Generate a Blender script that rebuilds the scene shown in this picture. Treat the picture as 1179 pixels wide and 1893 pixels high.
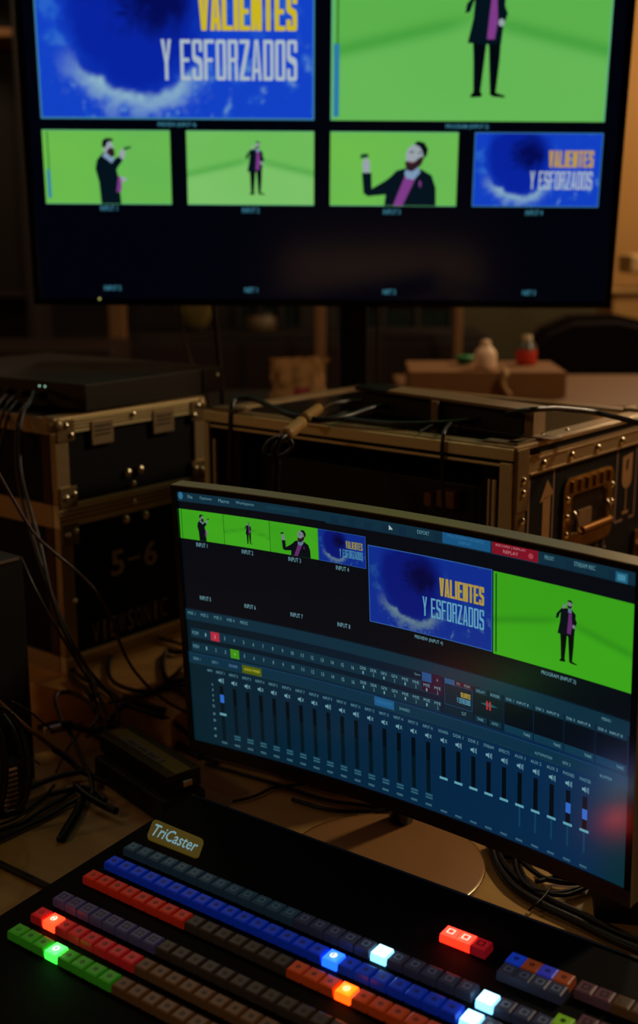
import bpy, bmesh, math, random
from mathutils import Vector, Matrix, noise, Euler
for o in list(bpy.data.objects): bpy.data.objects.remove(o)
SC = bpy.context.scene; COL = SC.collection
R = math.radians
# ------------------------------------------------------------------ camera, world, lights, exposure
CAMZ = 1.495; F = 2200.0; PITCH = R(13); CX, CY = 589.5, 946.5
cd = bpy.data.cameras.new('camera'); cam = bpy.data.objects.new('camera', cd); COL.objects.link(cam)
cam.location = (0, 0, CAMZ); cam.rotation_euler = (R(90) - PITCH, 0, 0)
cd.sensor_fit = 'VERTICAL'; cd.sensor_height = 36; cd.lens = F * 36 / 1893
cd.clip_start = .02; cd.clip_end = 40
cd.dof.use_dof = True; cd.dof.focus_distance = 1.33; cd.dof.aperture_fstop = 3.3
SC.camera = cam
wd = bpy.data.worlds.new('world'); SC.world = wd; wd.use_nodes = True
wd.node_tree.nodes['Background'].inputs[0].default_value = (1, .72, .45, 1)
wd.node_tree.nodes['Background'].inputs[1].default_value = .0006
SC.view_settings.view_transform = 'Standard'; SC.view_settings.look = 'None'
SC.view_settings.exposure = 0; SC.view_settings.gamma = 1; SC.view_settings.use_curve_mapping = False
def light(name, kind, loc, power, color, size=.2, target=None, **k):
    l = bpy.data.lights.new(name, kind); l.energy = power; l.color = color
    if kind == 'AREA': l.size = size
    else: l.shadow_soft_size = size
    for a, b in k.items(): setattr(l, a, b)
    o = bpy.data.objects.new(name, l); COL.objects.link(o); o.location = loc
    if target is not None: o.rotation_euler = (Vector(target) - Vector(loc)).to_track_quat('-Z', 'Y').to_euler()
    return o
WARM = (1, .78, .50)
light('warm_work_lamp', 'AREA', (1.95, 2.35, 2.55), 21, WARM, .22, (.25, 1.35, .9))
light('rear_room_lamp', 'POINT', (1.5, 4.1, 2.35), 48, WARM, .12)
light('rear_left_fill', 'POINT', (-1.7, 3.5, 2.6), 6, WARM, .15)  # added fill that lifts the dark left background
light('left_fill', 'POINT', (-.55, 2.75, 2.75), 11, WARM, .10)  # added fill that brightens the board and left desk
light('front_fill', 'POINT', (-1.75, .35, 2.3), 7, WARM, .12)  # added fill standing in for room bounce on front-facing trims
light('reflection_spot', 'SPOT', (.4, -1.3, 2.75), 130, WARM, .05, (.28, -2.3, .45), spot_size=.75, spot_blend=.5)  # added spot, lights the unseen seat for its television reflection

# ------------------------------------------------------------------ helpers
def ray(px, py):
    a = (px - CX) / F; b = -(py - CY) / F
    return Vector((a, math.cos(PITCH) + b * math.sin(PITCH), -math.sin(PITCH) + b * math.cos(PITCH)))
def atz(px, py, z):                    # point of the sight line at world height z
    d = ray(px, py); d = d * ((z - CAMZ) / d.z); return Vector((d.x, d.y, z))
def aty(px, py, y):                    # point of the sight line at depth y
    d = ray(px, py); d = d * (y / d.y); return Vector((d.x, d.y, d.z + CAMZ))
def hexlin(h):
    h = h.lstrip('#'); c = [int(h[i:i+2], 16) / 255 for i in (0, 2, 4)]
    return tuple(x / 12.92 if x <= .04045 else ((x + .055) / 1.055) ** 2.4 for x in c) + (1,)
MATS = {}
def mat(name, base='#808080', rough=.5, metal=0, emit=None, es=1, spec=.5, bump=0, bscale=60, var=0, vscale=8, coat=0, stretch=None, trans=0, var2=None):
    if name in MATS: return MATS[name]
    m = bpy.data.materials.new(name); m.use_nodes = True; nt = m.node_tree; b = nt.nodes['Principled BSDF']
    col = hexlin(base) if isinstance(base, str) else tuple(base) + (1,)
    b.inputs['Base Color'].default_value = col; b.inputs['Roughness'].default_value = rough
    b.inputs['Metallic'].default_value = metal; b.inputs['Specular IOR Level'].default_value = spec
    b.inputs['Coat Weight'].default_value = coat; b.inputs['Coat Roughness'].default_value = .1
    b.inputs['Transmission Weight'].default_value = trans
    if emit:
        b.inputs['Emission Color'].default_value = hexlin(emit); b.inputs['Emission Strength'].default_value = es
    if bump or var or var2:
        tc = nt.nodes.new('ShaderNodeTexCoord'); mp = nt.nodes.new('ShaderNodeMapping')
        nt.links.new(tc.outputs['Object'], mp.inputs[0])
        if stretch: mp.inputs['Scale'].default_value = stretch
    if var or var2:
        n = nt.nodes.new('ShaderNodeTexNoise'); n.inputs['Scale'].default_value = vscale; n.inputs['Detail'].default_value = 6
        nt.links.new(mp.outputs[0], n.inputs[0])
        mx = nt.nodes.new('ShaderNodeMix'); mx.data_type = 'RGBA'
        mx.inputs[6].default_value = tuple(c * (1 - var) for c in col[:3]) + (1,)
        mx.inputs[7].default_value = hexlin(var2) if var2 else tuple(min(1, c * (1 + var)) for c in col[:3]) + (1,)
        nt.links.new(n.outputs[0], mx.inputs[0]); nt.links.new(mx.outputs[2], b.inputs['Base Color'])
    if bump:
        n2 = nt.nodes.new('ShaderNodeTexNoise'); n2.inputs['Scale'].default_value = bscale; n2.inputs['Detail'].default_value = 4
        nt.links.new(mp.outputs[0], n2.inputs[0]); bp = nt.nodes.new('ShaderNodeBump'); bp.inputs['Strength'].default_value = bump
        bp.inputs['Distance'].default_value = .004
        nt.links.new(n2.outputs[0], bp.inputs['Height']); nt.links.new(bp.outputs[0], b.inputs['Normal'])
    MATS[name] = m; return m
def wood(name, base, dark, rough=.45, rot=0.0):
    if name in MATS: return MATS[name]
    m = bpy.data.materials.new(name); m.use_nodes = True; nt = m.node_tree; b = nt.nodes['Principled BSDF']
    tc = nt.nodes.new('ShaderNodeTexCoord'); mp = nt.nodes.new('ShaderNodeMapping'); nt.links.new(tc.outputs['Object'], mp.inputs[0])
    mp.inputs['Rotation'].default_value = (0, 0, rot); mp.inputs['Scale'].default_value = (1.2, 14, 14)
    n = nt.nodes.new('ShaderNodeTexNoise'); n.inputs['Scale'].default_value = 3; n.inputs['Detail'].default_value = 8; n.inputs['Distortion'].default_value = .6
    nt.links.new(mp.outputs[0], n.inputs[0])
    cr = nt.nodes.new('ShaderNodeValToRGB'); cr.color_ramp.elements[0].position = .3; cr.color_ramp.elements[1].position = .72
    cr.color_ramp.elements[0].color = hexlin(dark); cr.color_ramp.elements[1].color = hexlin(base)
    nt.links.new(n.outputs[0], cr.inputs[0]); nt.links.new(cr.outputs[0], b.inputs['Base Color']); b.inputs['Roughness'].default_value = rough
    bp = nt.nodes.new('ShaderNodeBump'); bp.inputs['Strength'].default_value = .08; bp.inputs['Distance'].default_value = .002
    nt.links.new(n.outputs[0], bp.inputs['Height']); nt.links.new(bp.outputs[0], b.inputs['Normal'])
    MATS[name] = m; return m
def screenmat(name, emit, es=1, rough=.3, spec=.5):
    if rough == MRGH_: spec = .7
    return mat(name, '#020202', rough, 0, emit, es, spec)
MRGH_ = .23
def attrmat(name, rough, es=1):
    if name in MATS: return MATS[name]
    m = bpy.data.materials.new(name); m.use_nodes = True; nt = m.node_tree; b = nt.nodes['Principled BSDF']
    b.inputs['Base Color'].default_value = (.001, .001, .001, 1); b.inputs['Roughness'].default_value = rough; b.inputs['Specular IOR Level'].default_value = .7 if rough == MRGH_ else .5
    a = nt.nodes.new('ShaderNodeAttribute'); a.attribute_name = 'Col'; nt.links.new(a.outputs['Color'], b.inputs['Emission Color'])
    b.inputs['Emission Strength'].default_value = es; MATS[name] = m; return m

class MB:
    """collects shapes in one bmesh; build() links them as one object"""
    def __init__(s): s.bm = bmesh.new(); s.mats = []; s.M = Matrix()
    def mi(s, m):
        if m not in s.mats: s.mats.append(m)
        return s.mats.index(m)
    def _add(s, verts, faces, m, smooth=False):
        k = s.mi(m); vs = [s.bm.verts.new(s.M @ Vector(v)) for v in verts]
        out = []
        for f in faces:
            try: fc = s.bm.faces.new([vs[i] for i in f])
            except ValueError: continue
            fc.material_index = k; fc.smooth = smooth; out.append(fc)
        return vs, out
    def box(s, c, d, m, bev=0, rz=0, seg=2):
        t = bmesh.new(); bmesh.ops.create_cube(t, size=1)
        for v in t.verts: v.co = Vector((v.co.x * d[0], v.co.y * d[1], v.co.z * d[2]))
        if bev: bmesh.ops.bevel(t, geom=list(t.edges), offset=bev, segments=seg, profile=.7, affect='EDGES')
        T = Matrix.Translation(c) @ Matrix.Rotation(rz, 4, 'Z')
        t.verts.ensure_lookup_table(); t.verts.index_update()
        s._add([T @ v.co for v in t.verts], [[v.index for v in f.verts] for f in t.faces], m); t.free(); return s
    def hexa(s, p, m):       # 8 points: bottom ring 0-3, top ring 4-7
        s._add(p, [(3, 2, 1, 0), (4, 5, 6, 7), (0, 1, 5, 4), (1, 2, 6, 5), (2, 3, 7, 6), (3, 0, 4, 7)], m); return s
    def prism(s, poly, z0, z1, m, axis='z'):
        n = len(poly)
        P = lambda x, y, z: (x, y, z) if axis == 'z' else ((x, z, y) if axis == 'y' else (z, x, y))
        v = [P(x, y, z0) for x, y in poly] + [P(x, y, z1) for x, y in poly]
        s._add(v, [tuple(range(n))[::-1], tuple(range(n, 2 * n))] + [(i, (i + 1) % n, n + (i + 1) % n, n + i) for i in range(n)], m); return s
    def cyl(s, p0, p1, r, m, n=12, r2=None, cap=True):
        p0, p1 = Vector(p0), Vector(p1); d = (p1 - p0); q = d.to_track_quat('Z', 'Y'); r2 = r if r2 is None else r2
        v = [p0 + q @ Vector((r * math.cos(2 * math.pi * i / n), r * math.sin(2 * math.pi * i / n), 0)) for i in range(n)] + \
            [p1 + q @ Vector((r2 * math.cos(2 * math.pi * i / n), r2 * math.sin(2 * math.pi * i / n), 0)) for i in range(n)]
        s._add(v, [(i, (i + 1) % n, n + (i + 1) % n, n + i) for i in range(n)], m, True)
        if cap: s._add(v[:n], [tuple(range(n))[::-1]], m); s._add(v[n:], [tuple(range(n))], m)
        return s
    def lathe(s, prof, m, c=(0, 0, 0), n=24, ax=None):
        q = Vector(ax).to_track_quat('Z', 'Y') if ax else None
        v = []
        for r, z in prof:
            for i in range(n):
                p = Vector((r * math.cos(2 * math.pi * i / n), r * math.sin(2 * math.pi * i / n), z))
                v.append(Vector(c) + (q @ p if q else p))
        f = [(j * n + i, j * n + (i + 1) % n, (j + 1) * n + (i + 1) % n, (j + 1) * n + i) for j in range(len(prof) - 1) for i in range(n)]
        s._add(v, f, m, True); return s
    def ball(s, c, r, m, n=10, sc=(1, 1, 1)):
        prof = [(max(1e-5, r * math.sin(math.pi * k / n)), -r * math.cos(math.pi * k / n)) for k in range(n + 1)]
        v = []; w = n + 4
        for a, z in prof:
            for i in range(w): v.append((c[0] + sc[0] * a * math.cos(2 * math.pi * i / w), c[1] + sc[1] * a * math.sin(2 * math.pi * i / w), c[2] + sc[2] * z))
        f = [(j * w + i, j * w + (i + 1) % w, (j + 1) * w + (i + 1) % w, (j + 1) * w + i) for j in range(n) for i in range(w)]
        s._add(v, f, m, True); return s
    def tube(s, pts, r, m, n=8, sub=6):
        pts = [Vector(p) for p in pts]; P = []
        if sub > 1 and len(pts) > 2:
            e = [pts[0] * 2 - pts[1]] + pts + [pts[-1] * 2 - pts[-2]]
            for i in range(1, len(e) - 2):
                a, b, c, d = e[i-1:i+3]
                for k in range(sub):
                    t = k / sub; P.append(.5 * ((2 * b) + (c - a) * t + (2 * a - 5 * b + 4 * c - d) * t * t + (3 * b - a - 3 * c + d) * t ** 3))
            P.append(pts[-1])
        else: P = pts
        up = Vector((0, 0, 1)); v = []; nrm = None
        for i, p in enumerate(P):
            t = (P[min(i + 1, len(P) - 1)] - P[max(i - 1, 0)]).normalized()
            if nrm is None: nrm = t.cross(up) if abs(t.z) < .9 else t.cross(Vector((1, 0, 0)))
            nrm = (nrm - t * nrm.dot(t)).normalized(); bn = t.cross(nrm)
            for k in range(n):
                a = 2 * math.pi * k / n; v.append(p + nrm * (r * math.cos(a)) + bn * (r * math.sin(a)))
        L = len(P)
        f = [(j * n + i, j * n + (i + 1) % n, (j + 1) * n + (i + 1) % n, (j + 1) * n + i) for j in range(L - 1) for i in range(n)]
        f += [tuple(range(n))[::-1], tuple(range((L - 1) * n, L * n))]
        s._add(v, f, m, True); return s
    def build(s, name, parent=None, origin=None, flip=True):
        if flip: bmesh.ops.recalc_face_normals(s.bm, faces=s.bm.faces)
        me = bpy.data.meshes.new(name)
        if origin is not None:
            for v in s.bm.verts: v.co -= Vector(origin)
        s.bm.to_mesh(me); s.bm.free()
        for m in s.mats: me.materials.append(m)
        o = bpy.data.objects.new(name, me); COL.objects.link(o)
        if origin is not None: o.location = origin
        if parent: o.parent = parent
        return o
    def base(s):
        xs = [v.co for v in s.bm.verts]
        return Vector((sum(c.x for c in xs) / len(xs), sum(c.y for c in xs) / len(xs), min(c.z for c in xs)))
def tag(o, label, cat, group=None, kind=None):
    o['label'] = label
    if cat: o['category'] = cat
    if group: o['group'] = group
    if kind: o['kind'] = kind
    return o
def thing(name, label, cat, loc=(0, 0, 0), rot=(0, 0, 0), group=None):
    o = bpy.data.objects.new(name, None); COL.objects.link(o); o.location = loc; o.rotation_euler = rot; o.empty_display_size = .05
    return tag(o, label, cat, group)
def struct(mb, name):
    o = mb.build(name); o['kind'] = 'structure'; return o
def part_label(o, l): o['label'] = l; return o

# flat text as unit shapes -------------------------------------------------
_tc = {}
def text2d(body, bold=.0, res=2):
    key = (body, bold)
    if key in _tc: return _tc[key]
    cu = bpy.data.curves.new('t', 'FONT'); cu.body = body; cu.resolution_u = res; cu.offset = bold; cu.fill_mode = 'FRONT'
    o = bpy.data.objects.new('t', cu); COL.objects.link(o); dg = bpy.context.evaluated_depsgraph_get(); dg.update()
    me = o.evaluated_get(dg).to_mesh()
    V = [(v.co.x, v.co.y) for v in me.vertices]; Fc = [tuple(p.vertices) for p in me.polygons]
    o.evaluated_get(dg).to_mesh_clear(); bpy.data.objects.remove(o); bpy.data.curves.remove(cu)
    x0 = min(v[0] for v in V); x1 = max(v[0] for v in V); y0 = min(v[1] for v in V); y1 = max(v[1] for v in V)
    V = [((a - x0) / (x1 - x0), (b - y0) / (y1 - y0)) for a, b in V]
    _tc[key] = (V, Fc); return _tc[key]
def block_letter(ch, t, u):
    """condensed poster capital in a unit box: t = stem width, u = bar height"""
    q = lambda x0, y0, x1, y1: [(x0, y0), (x1, y0), (x1, y1), (x0, y1)]
    L = {'V': [[(.5-t*.55, 0), (.5+t*.55, 0), (1, 1), (1-t*1.05, 1), (.5, u*2.2), (t*1.05, 1), (0, 1)]],
         'A': [[(0, 0), (t, 0), (.5, .92), (1-t, 0), (1, 0), (.5+t*.6, 1), (.5-t*.6, 1)], q(.25, .2, .75, .2+u)],
         'L': [q(0, 0, t, 1), q(t, 0, 1, u)], 'I': [q(0, 0, 1, 1)],
         'E': [q(0, 0, t, 1), q(t, 0, 1, u), q(t, .5-u/2, .86, .5+u/2), q(t, 1-u, 1, 1)],
         'F': [q(0, 0, t, 1), q(t, .5-u/2, .86, .5+u/2), q(t, 1-u, 1, 1)],
         'N': [q(0, 0, t, 1), q(1-t, 0, 1, 1), [(t*.6, 1), (t*1.15, 1), (1-t*.6, 0), (1-t*1.15, 0)]],
         'T': [q(.5-t/2, 0, .5+t/2, 1-u), q(0, 1-u, 1, 1)],
         'S': [[(0, .06), (.12, 0), (.88, 0), (1, .06), (1, .44), (.9, .54), (t, .62), (t, 1-u), (1-t, 1-u), (1-t, .7), (1, .7), (1, .94), (.88, 1), (.12, 1), (0, .94), (0, .56), (.1, .48), (1-t, .38), (1-t, u), (t, u), (t, .3), (0, .3)]],
         'Y': [q(.5-t/2, 0, .5+t/2, .42), [(.5-t/2, .42), (.5+t/2, .42), (1, 1), (1-t, 1), (.5, .56), (t, 1), (0, 1)]],
         'O': [q(0, .05, t, .95), q(1-t, .05, 1, .95), [(0, .05), (.12, 0), (.88, 0), (1, .05), (1-t, u), (t, u)], [(t, 1-u), (1-t, 1-u), (1, .95), (.88, 1), (.12, 1), (0, .95)]],
         'R': [q(0, 0, t, 1), q(t, 1-u, .9, 1), q(t, .46, .9, .46+u), [(1-t, .46+u*.5), (.9, .46), (1, .52), (1, .94), (.9, 1), (1-t, 1-u*.5)], [(1-t, 0), (1, 0), (.95, .46), (1-t, .46)]],
         'Z': [q(0, 0, 1, u), q(0, 1-u, 1, 1), [(0, u), (t*1.2, u), (1, 1-u), (1-t*1.2, 1-u)]],
         'D': [q(0, 0, t, 1), [(t, 0), (.86, 0), (1, .06), (1-t, u), (t, u)], [(t, 1-u), (1-t, 1-u), (1, .94), (.86, 1), (t, 1)], q(1-t, .06, 1, .94)]}
    return L[ch]
def block_word(fl, word, x0, y0, x1, y1, m, t, u, lay, gap=.16):
    wid = [(.55 if c == ' ' else (t*1.05 if c == 'I' else 1)) for c in word]; tot = sum(wid)+gap*(len(word)-1); p = 0
    for c, w_ in zip(word, wid):
        if c != ' ':
            for pl in block_letter(c, t if c != 'I' else 1, u): fl.poly([(x0+(x1-x0)*(p+w_*a)/tot, y0+(y1-y0)*b_) for a, b_ in pl], m, lay)
        p += w_+gap
class Flat(MB):
    """flat picture elements laid on a surface given by a mapping (x, y, layer) -> point"""
    def __init__(s, fn, step=9): super().__init__(); s.fn = fn; s.lay = 0; s.step = step
    def quad(s, x0, y0, x1, y1, m, lay=None):
        L = s.lay if lay is None else lay
        n = max(1, int(abs(x1 - x0) / s.step) + 1); v = []; f = []
        for i in range(n + 1):
            x = x0 + (x1 - x0) * i / n; v += [s.fn(x, y0, L), s.fn(x, y1, L)]
        for i in range(n): f.append((2 * i, 2 * i + 2, 2 * i + 3, 2 * i + 1))
        s._add(v, f, m)
    def poly(s, pts, m, lay=None): s._add([s.fn(x, y, s.lay if lay is None else lay) for x, y in pts], [tuple(range(len(pts)))], m)
    def ell(s, cx, cy, rx, ry, m, lay=None, n=20, rot=0):
        s.poly([(cx + rx * math.cos(a) * math.cos(rot) - ry * math.sin(a) * math.sin(rot), cy + rx * math.cos(a) * math.sin(rot) + ry * math.sin(a) * math.cos(rot)) for a in [2 * math.pi * i / n for i in range(n)]], m, lay)
    def text(s, body, x0, y0, x1, y1, m, bold=.0, lay=None):
        V, Fc = text2d(body, bold); L = s.lay if lay is None else lay
        s._add([s.fn(x0 + (x1 - x0) * a, y0 + (y1 - y0) * b, L) for a, b in V], Fc, m)
    def grid(s, x0, y0, x1, y1, nx, ny, colf, m, lay=None):
        """coloured pixels: colf(a, b) -> rgb, a and b 0..1"""
        L = s.lay if lay is None else lay; cl = s.bm.verts.layers.float_color.get('Col') or s.bm.verts.layers.float_color.new('Col')
        k = s.mi(m); vs = []
        for j in range(ny + 1):
            for i in range(nx + 1):
                v = s.bm.verts.new(s.M @ Vector(s.fn(x0 + (x1 - x0) * i / nx, y0 + (y1 - y0) * j / ny, L)))
                c = colf(i / nx, j / ny); v[cl] = (c[0], c[1], c[2], 1); vs.append(v)
        for j in range(ny):
            for i in range(nx):
                a = j * (nx + 1) + i; f = s.bm.faces.new((vs[a], vs[a + 1], vs[a + nx + 2], vs[a + nx + 1])); f.material_index = k; f.smooth = True
    def build(s, name, parent=None, **k): return super().build(name, parent, flip=False, **k)

# ------------------------------------------------------------------ pictures shown on the screens
def lerp(a, b, t): t = max(0, min(1, t)); return tuple(x + (y - x) * t for x, y in zip(a, b))
def sstep(a, b, x): t = max(0, min(1, (x - a) / (b - a))); return t * t * (3 - 2 * t)
def wave_col(bright):
    C = lambda h: tuple(c * bright for c in hexlin(h)[:3])
    deep, navy, blue, foam, cyan = C('#030a50'), C('#062094'), C('#103cb8'), C('#84aabc'), C('#2c6cc0')
    def f(a, b):
        p = Vector((a * 3.2, b * 1.8, 1.7)); w = noise.noise(p * 1.3) * .10
        w2 = noise.fractal(p * 3, 1, 2, 5); w3 = noise.fractal(p * 9, 1, 2, 4)
        x = a - .36 + w * .35; y = b - .64 + w * .4
        d = math.sqrt((x / .25) ** 2 + (y / .47) ** 2); ang = math.atan2(y / .47, x / .25)
        swirl = noise.fractal(Vector((ang * 1.4, d * 4.2, 4)), 1, 2, 5)
        dd = math.sqrt(((a - .44) / .17) ** 2 + ((b - .72) / .24) ** 2)
        c = lerp(deep, navy, sstep(.25, 1.25, dd + swirl * .35))
        c = lerp(c, blue, sstep(.80, 1.25, d + w2 * .12))
        c = lerp(c, cyan, sstep(.16, .85, w2 + .35 * w3) * sstep(.9, 1.15, d) * .55)
        x2 = a - .36; y2 = b - .62 + .10 * x2                       # broad foam trough along the bottom
        d2 = math.sqrt((x2 / .27) ** 2 + (y2 / .47) ** 2); an = math.atan2(y2 / .47, x2 / .27)
        low = sstep(-.40, -.92, math.sin(an + .05))
        band = sstep(.93, 1.03, d2 + w2 * .09) * (1 - sstep(1.07, 1.36, d2 + w2 * .22 + w3 * .08))
        c = lerp(c, foam, band * low * (.78 + .45 * w2 + .3 * w3))
        k2 = sstep(.30, .70, w3 * .6 + w2 * .55) * sstep(1.0, 1.3, d) * sstep(.62, .1, b) * .45
        return lerp(c, foam, k2)
    return f
def green_col(h0, h1, hc, bright=1):
    g0 = tuple(c * bright for c in hexlin(h0)[:3]); g1 = tuple(c * bright for c in hexlin(h1)[:3]); gc = tuple(c * bright for c in hexlin(hc)[:3])
    def f(a, b):
        n = noise.noise(Vector((a * 2.3, b * 1.7, 3))) * .25
        hor = .42 + .20 * (1 - abs(a - .52) * 2)          # edge where the studio wall meets its floor
        c = lerp(g0, g1, .5 + n + (.35 if b < hor else -.1))
        seam = math.exp(-((b - hor) / .045) ** 2) * .8 * (1 - .6 * math.exp(-((a - .52) / .08) ** 2))
        c = lerp(c, gc, seam)
        return lerp(c, g1, sstep(.3, 0, b) * .4)
    return f
def plain_col(h0, h1, bright=1):
    g0 = tuple(c * bright for c in hexlin(h0)[:3]); g1 = tuple(c * bright for c in hexlin(h1)[:3])
    return lambda a, b: lerp(g0, g1, .5 + .5 * noise.noise(Vector((a * 2, b * 2, 7))) + .4 * (a - .5))
def man_standing(fl, cx, y0, h, ax, P, lay, crop=99):
    """ax: picture width units per height unit"""
    X = lambda pts: [(cx + x * h * ax, min(crop, y0 + y * h)) for x, y in pts]
    K, S, W, T = P['suit'], P['skin'], P['shirt'], P['tee']
    fl.poly(X([(-.125, .0), (-.035, .005), (-.03, .03), (-.06, .06), (-.10, .05), (-.13, .015)]), P['shoe'], lay)
    fl.poly(X([(.03, .03), (.05, .06), (.085, .04), (.165, .015), (.16, 0), (.06, .008)]), P['shoe'], lay)
    fl.poly(X([(-.105, .04), (-.045, .04), (-.01, .44), (.0, .5), (-.13, .5), (-.115, .3)]), P['trouser'], lay)
    fl.poly(X([(.035, .045), (.085, .04), (.105, .3), (.11, .5), (-.02, .5), (.01, .4)]), P['trouser'], lay)
    fl.poly(X([(-.17, .43), (-.03, .42), (.11, .425), (.125, .6), (.13, .78), (.06, .84), (-.04, .845), (-.12, .80), (-.13, .62)]), K, lay + 1)
    fl.poly(X([(-.01, .46), (.055, .46), (.075, .6), (.06, .80), (.015, .80), (.0, .6)]), T, lay + 2)
    fl.poly(X([(.0, .79), (.07, .79), (.055, .845), (.01, .845)]), W, lay + 3)
    fl.poly(X([(-.12, .81), (-.19, .73), (-.20, .66), (-.16, .67), (-.10, .84), (-.06, .86), (-.085, .78)]), K, lay + 3)
    fl.poly(X([(-.10, .83), (-.07, .90), (-.035, .90), (-.055, .835)]), S, lay + 4)
    fl.poly(X([(.10, .78), (.155, .66), (.13, .59), (.09, .61), (.10, .66)]), K, lay + 3)
    fl.ell(cx + .105 * h * ax, y0 + .59 * h, .025 * h * ax, .03 * h, S, lay + 4)
    fl.ell(cx + .03 * h * ax, y0 + .905 * h, .042 * h * ax, .062 * h, S, lay + 3)
    fl.poly(X([(-.012, .90), (.0, .855), (.045, .85), (.068, .88), (.07, .905), (.03, .885), (.0, .90)]), P['beard'], lay + 4)
    fl.poly(X([(-.012, .94), (.0, .975), (.04, .985), (.075, .96), (.075, .92), (.06, .945), (.01, .955)]), P['hair'], lay + 4)
def man_profile(fl, x0, y0, w, h, P, lay):
    X = lambda pts: [(x0 + x * w, y0 + y * h) for x, y in pts]
    fl.poly(X([(.44, .005), (.60, .005), (.585, .35), (.565, .55), (.53, .68), (.47, .70), (.42, .60), (.405, .48), (.43, .30)]), P['suit'], lay)
    fl.poly(X([(.565, .16), (.605, .18), (.61, .34), (.585, .40)]), P['tee'], lay + 1)
    fl.poly(X([(.60, .30), (.65, .32), (.64, .37), (.60, .37)]), P['skin'], lay + 1)
    fl.poly(X([(.46, .66), (.55, .54), (.60, .58), (.545, .64), (.50, .71)]), P['shirt'], lay + 1)
    fl.poly(X([(.52, .52), (.57, .47), (.625, .60), (.60, .66), (.565, .62)]), P['suit'], lay + 2)
    fl.poly(X([(.59, .63), (.615, .75), (.65, .72), (.635, .61)]), P['skin'], lay + 2)
    fl.poly(X([(.635, .73), (.69, .76), (.695, .79), (.64, .77)]), P['prop'], lay + 3)
    fl.ell(x0 + .515 * w, y0 + .76 * h, .040 * w, .10 * h, P['skin'], lay + 2)
    fl.poly(X([(.495, .70), (.535, .64), (.565, .66), (.56, .75), (.53, .77), (.51, .74)]), P['beard'], lay + 3)
    fl.poly(X([(.465, .78), (.47, .86), (.50, .895), (.545, .89), (.56, .86), (.51, .84), (.49, .76)]), P['hair'], lay + 3)
def man_bust(fl, x0, y0, w, h, P, lay):
    X = lambda pts: [(x0 + x * w, y0 + y * h) for x, y in pts]
    fl.poly(X([(.43, .005), (.84, .005), (.835, .25), (.80, .42), (.72, .50), (.60, .52), (.52, .48), (.44, .33), (.44, .15)]), P['suit'], lay)
    fl.poly(X([(.49, .42), (.44, .35), (.33, .235), (.325, .45), (.25, .45), (.265, .17), (.30, .13), (.47, .16)]), P['suit'], lay + 1)
    fl.poly(X([(.50, .005), (.575, .005), (.66, .33), (.68, .42), (.60, .46), (.565, .30)]), P['tee'], lay + 2)
    fl.poly(X([(.585, .44), (.60, .38), (.66, .36), (.71, .46), (.69, .54), (.60, .53)]), P['shirt'], lay + 3)
    fl.poly(X([(.262, .45), (.315, .45), (.31, .62), (.27, .66), (.25, .56)]), P['skin'], lay + 2)
    fl.poly(X([(.235, .64), (.30, .66), (.295, .71), (.24, .70)]), P['prop'], lay + 3)
    fl.ell(x0 + .66 * w, y0 + .68 * h, .068 * w, .155 * h, P['skin'], lay + 3, rot=-.15)
    fl.poly(X([(.585, .60), (.60, .49), (.645, .47), (.715, .56), (.74, .68), (.70, .66), (.66, .60), (.61, .61)]), P['beard'], lay + 4)
    fl.poly(X([(.615, .605), (.65, .60), (.652, .585), (.618, .588)]), P['lip'], lay + 5)
    fl.poly(X([(.655, .84), (.68, .88), (.735, .86), (.765, .77), (.755, .68), (.735, .66), (.72, .74), (.70, .80)]), P['hair'], lay + 5)
    fl.poly(X([(.62, .735), (.655, .745), (.655, .728), (.622, .72)]), P['hair'], lay + 5)
    fl.poly(X([(.69, .735), (.715, .725), (.712, .708), (.69, .718)]), P['hair'], lay + 5)
    fl.poly(X([(.70, .29), (.715, .25), (.72, .32), (.705, .36)]), P['tee'], lay + 2)
def palette(pre, rough, s):
    mk = lambda n, h: screenmat(pre + n, h, s, rough)
    return dict(suit=mk('suit', '#04121c'), trouser=mk('trouser', '#03080e'), shoe=mk('shoe', '#020406'), skin=mk('skin', '#96a0a8'), shirt=mk('shirt', '#7a96b4'),
                tee=mk('tee', '#7c3a86'), beard=mk('beard', '#2c1c22'), hair=mk('hair', '#0a0e16'), prop=mk('prop', '#0c3a2a'), lip=mk('lip', '#8a4a50'))

# ------------------------------------------------------------------ the room
DZ = .75
M_desk = wood('desk_wood', '#d4a860', '#c49450', .5, R(37)); M_board = wood('board_wood', '#e0a860', '#c08844', .5, R(-35))
M_bl = mat('black_plastic', '#060606', .5); M_blg = mat('black_gloss', '#050506', .18); M_bm = mat('black_metal', '#080808', .4, .2)
M_rub = mat('black_rubber', '#070606', .55); M_cab = mat('cable_jacket', '#060404', .42, spec=.4); M_cabp = mat('cable_plum', '#1c100e', .4, spec=.6); M_cabg = mat('cable_grey', '#4a3c34', .4)
M_alu = mat('aluminium', '#b89c74', .36, .55, bump=.05, bscale=300, stretch=(1, 1, 14), var=.18, vscale=30)
M_alu_lit = mat('aluminium_lit', '#ffe0a8', .34, .35, bump=.05, bscale=300, stretch=(1, 1, 14), var=.15, vscale=30)  # same aluminium lightened so the front trims read as lit
M_alud = mat('dull_aluminium', '#8c7450', .42, .55, var=.25, vscale=25)
M_rivet = mat('rivet_steel', '#d8c8a8', .25, 1)
M_lam = mat('black_laminate', '#070505', .7, spec=.2, bump=.15, bscale=500, var=.3, vscale=90)
M_lamr = mat('brown_black_laminate', '#0a0504', .7, spec=.2, bump=.15, bscale=500, var=.3, vscale=90)
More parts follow.
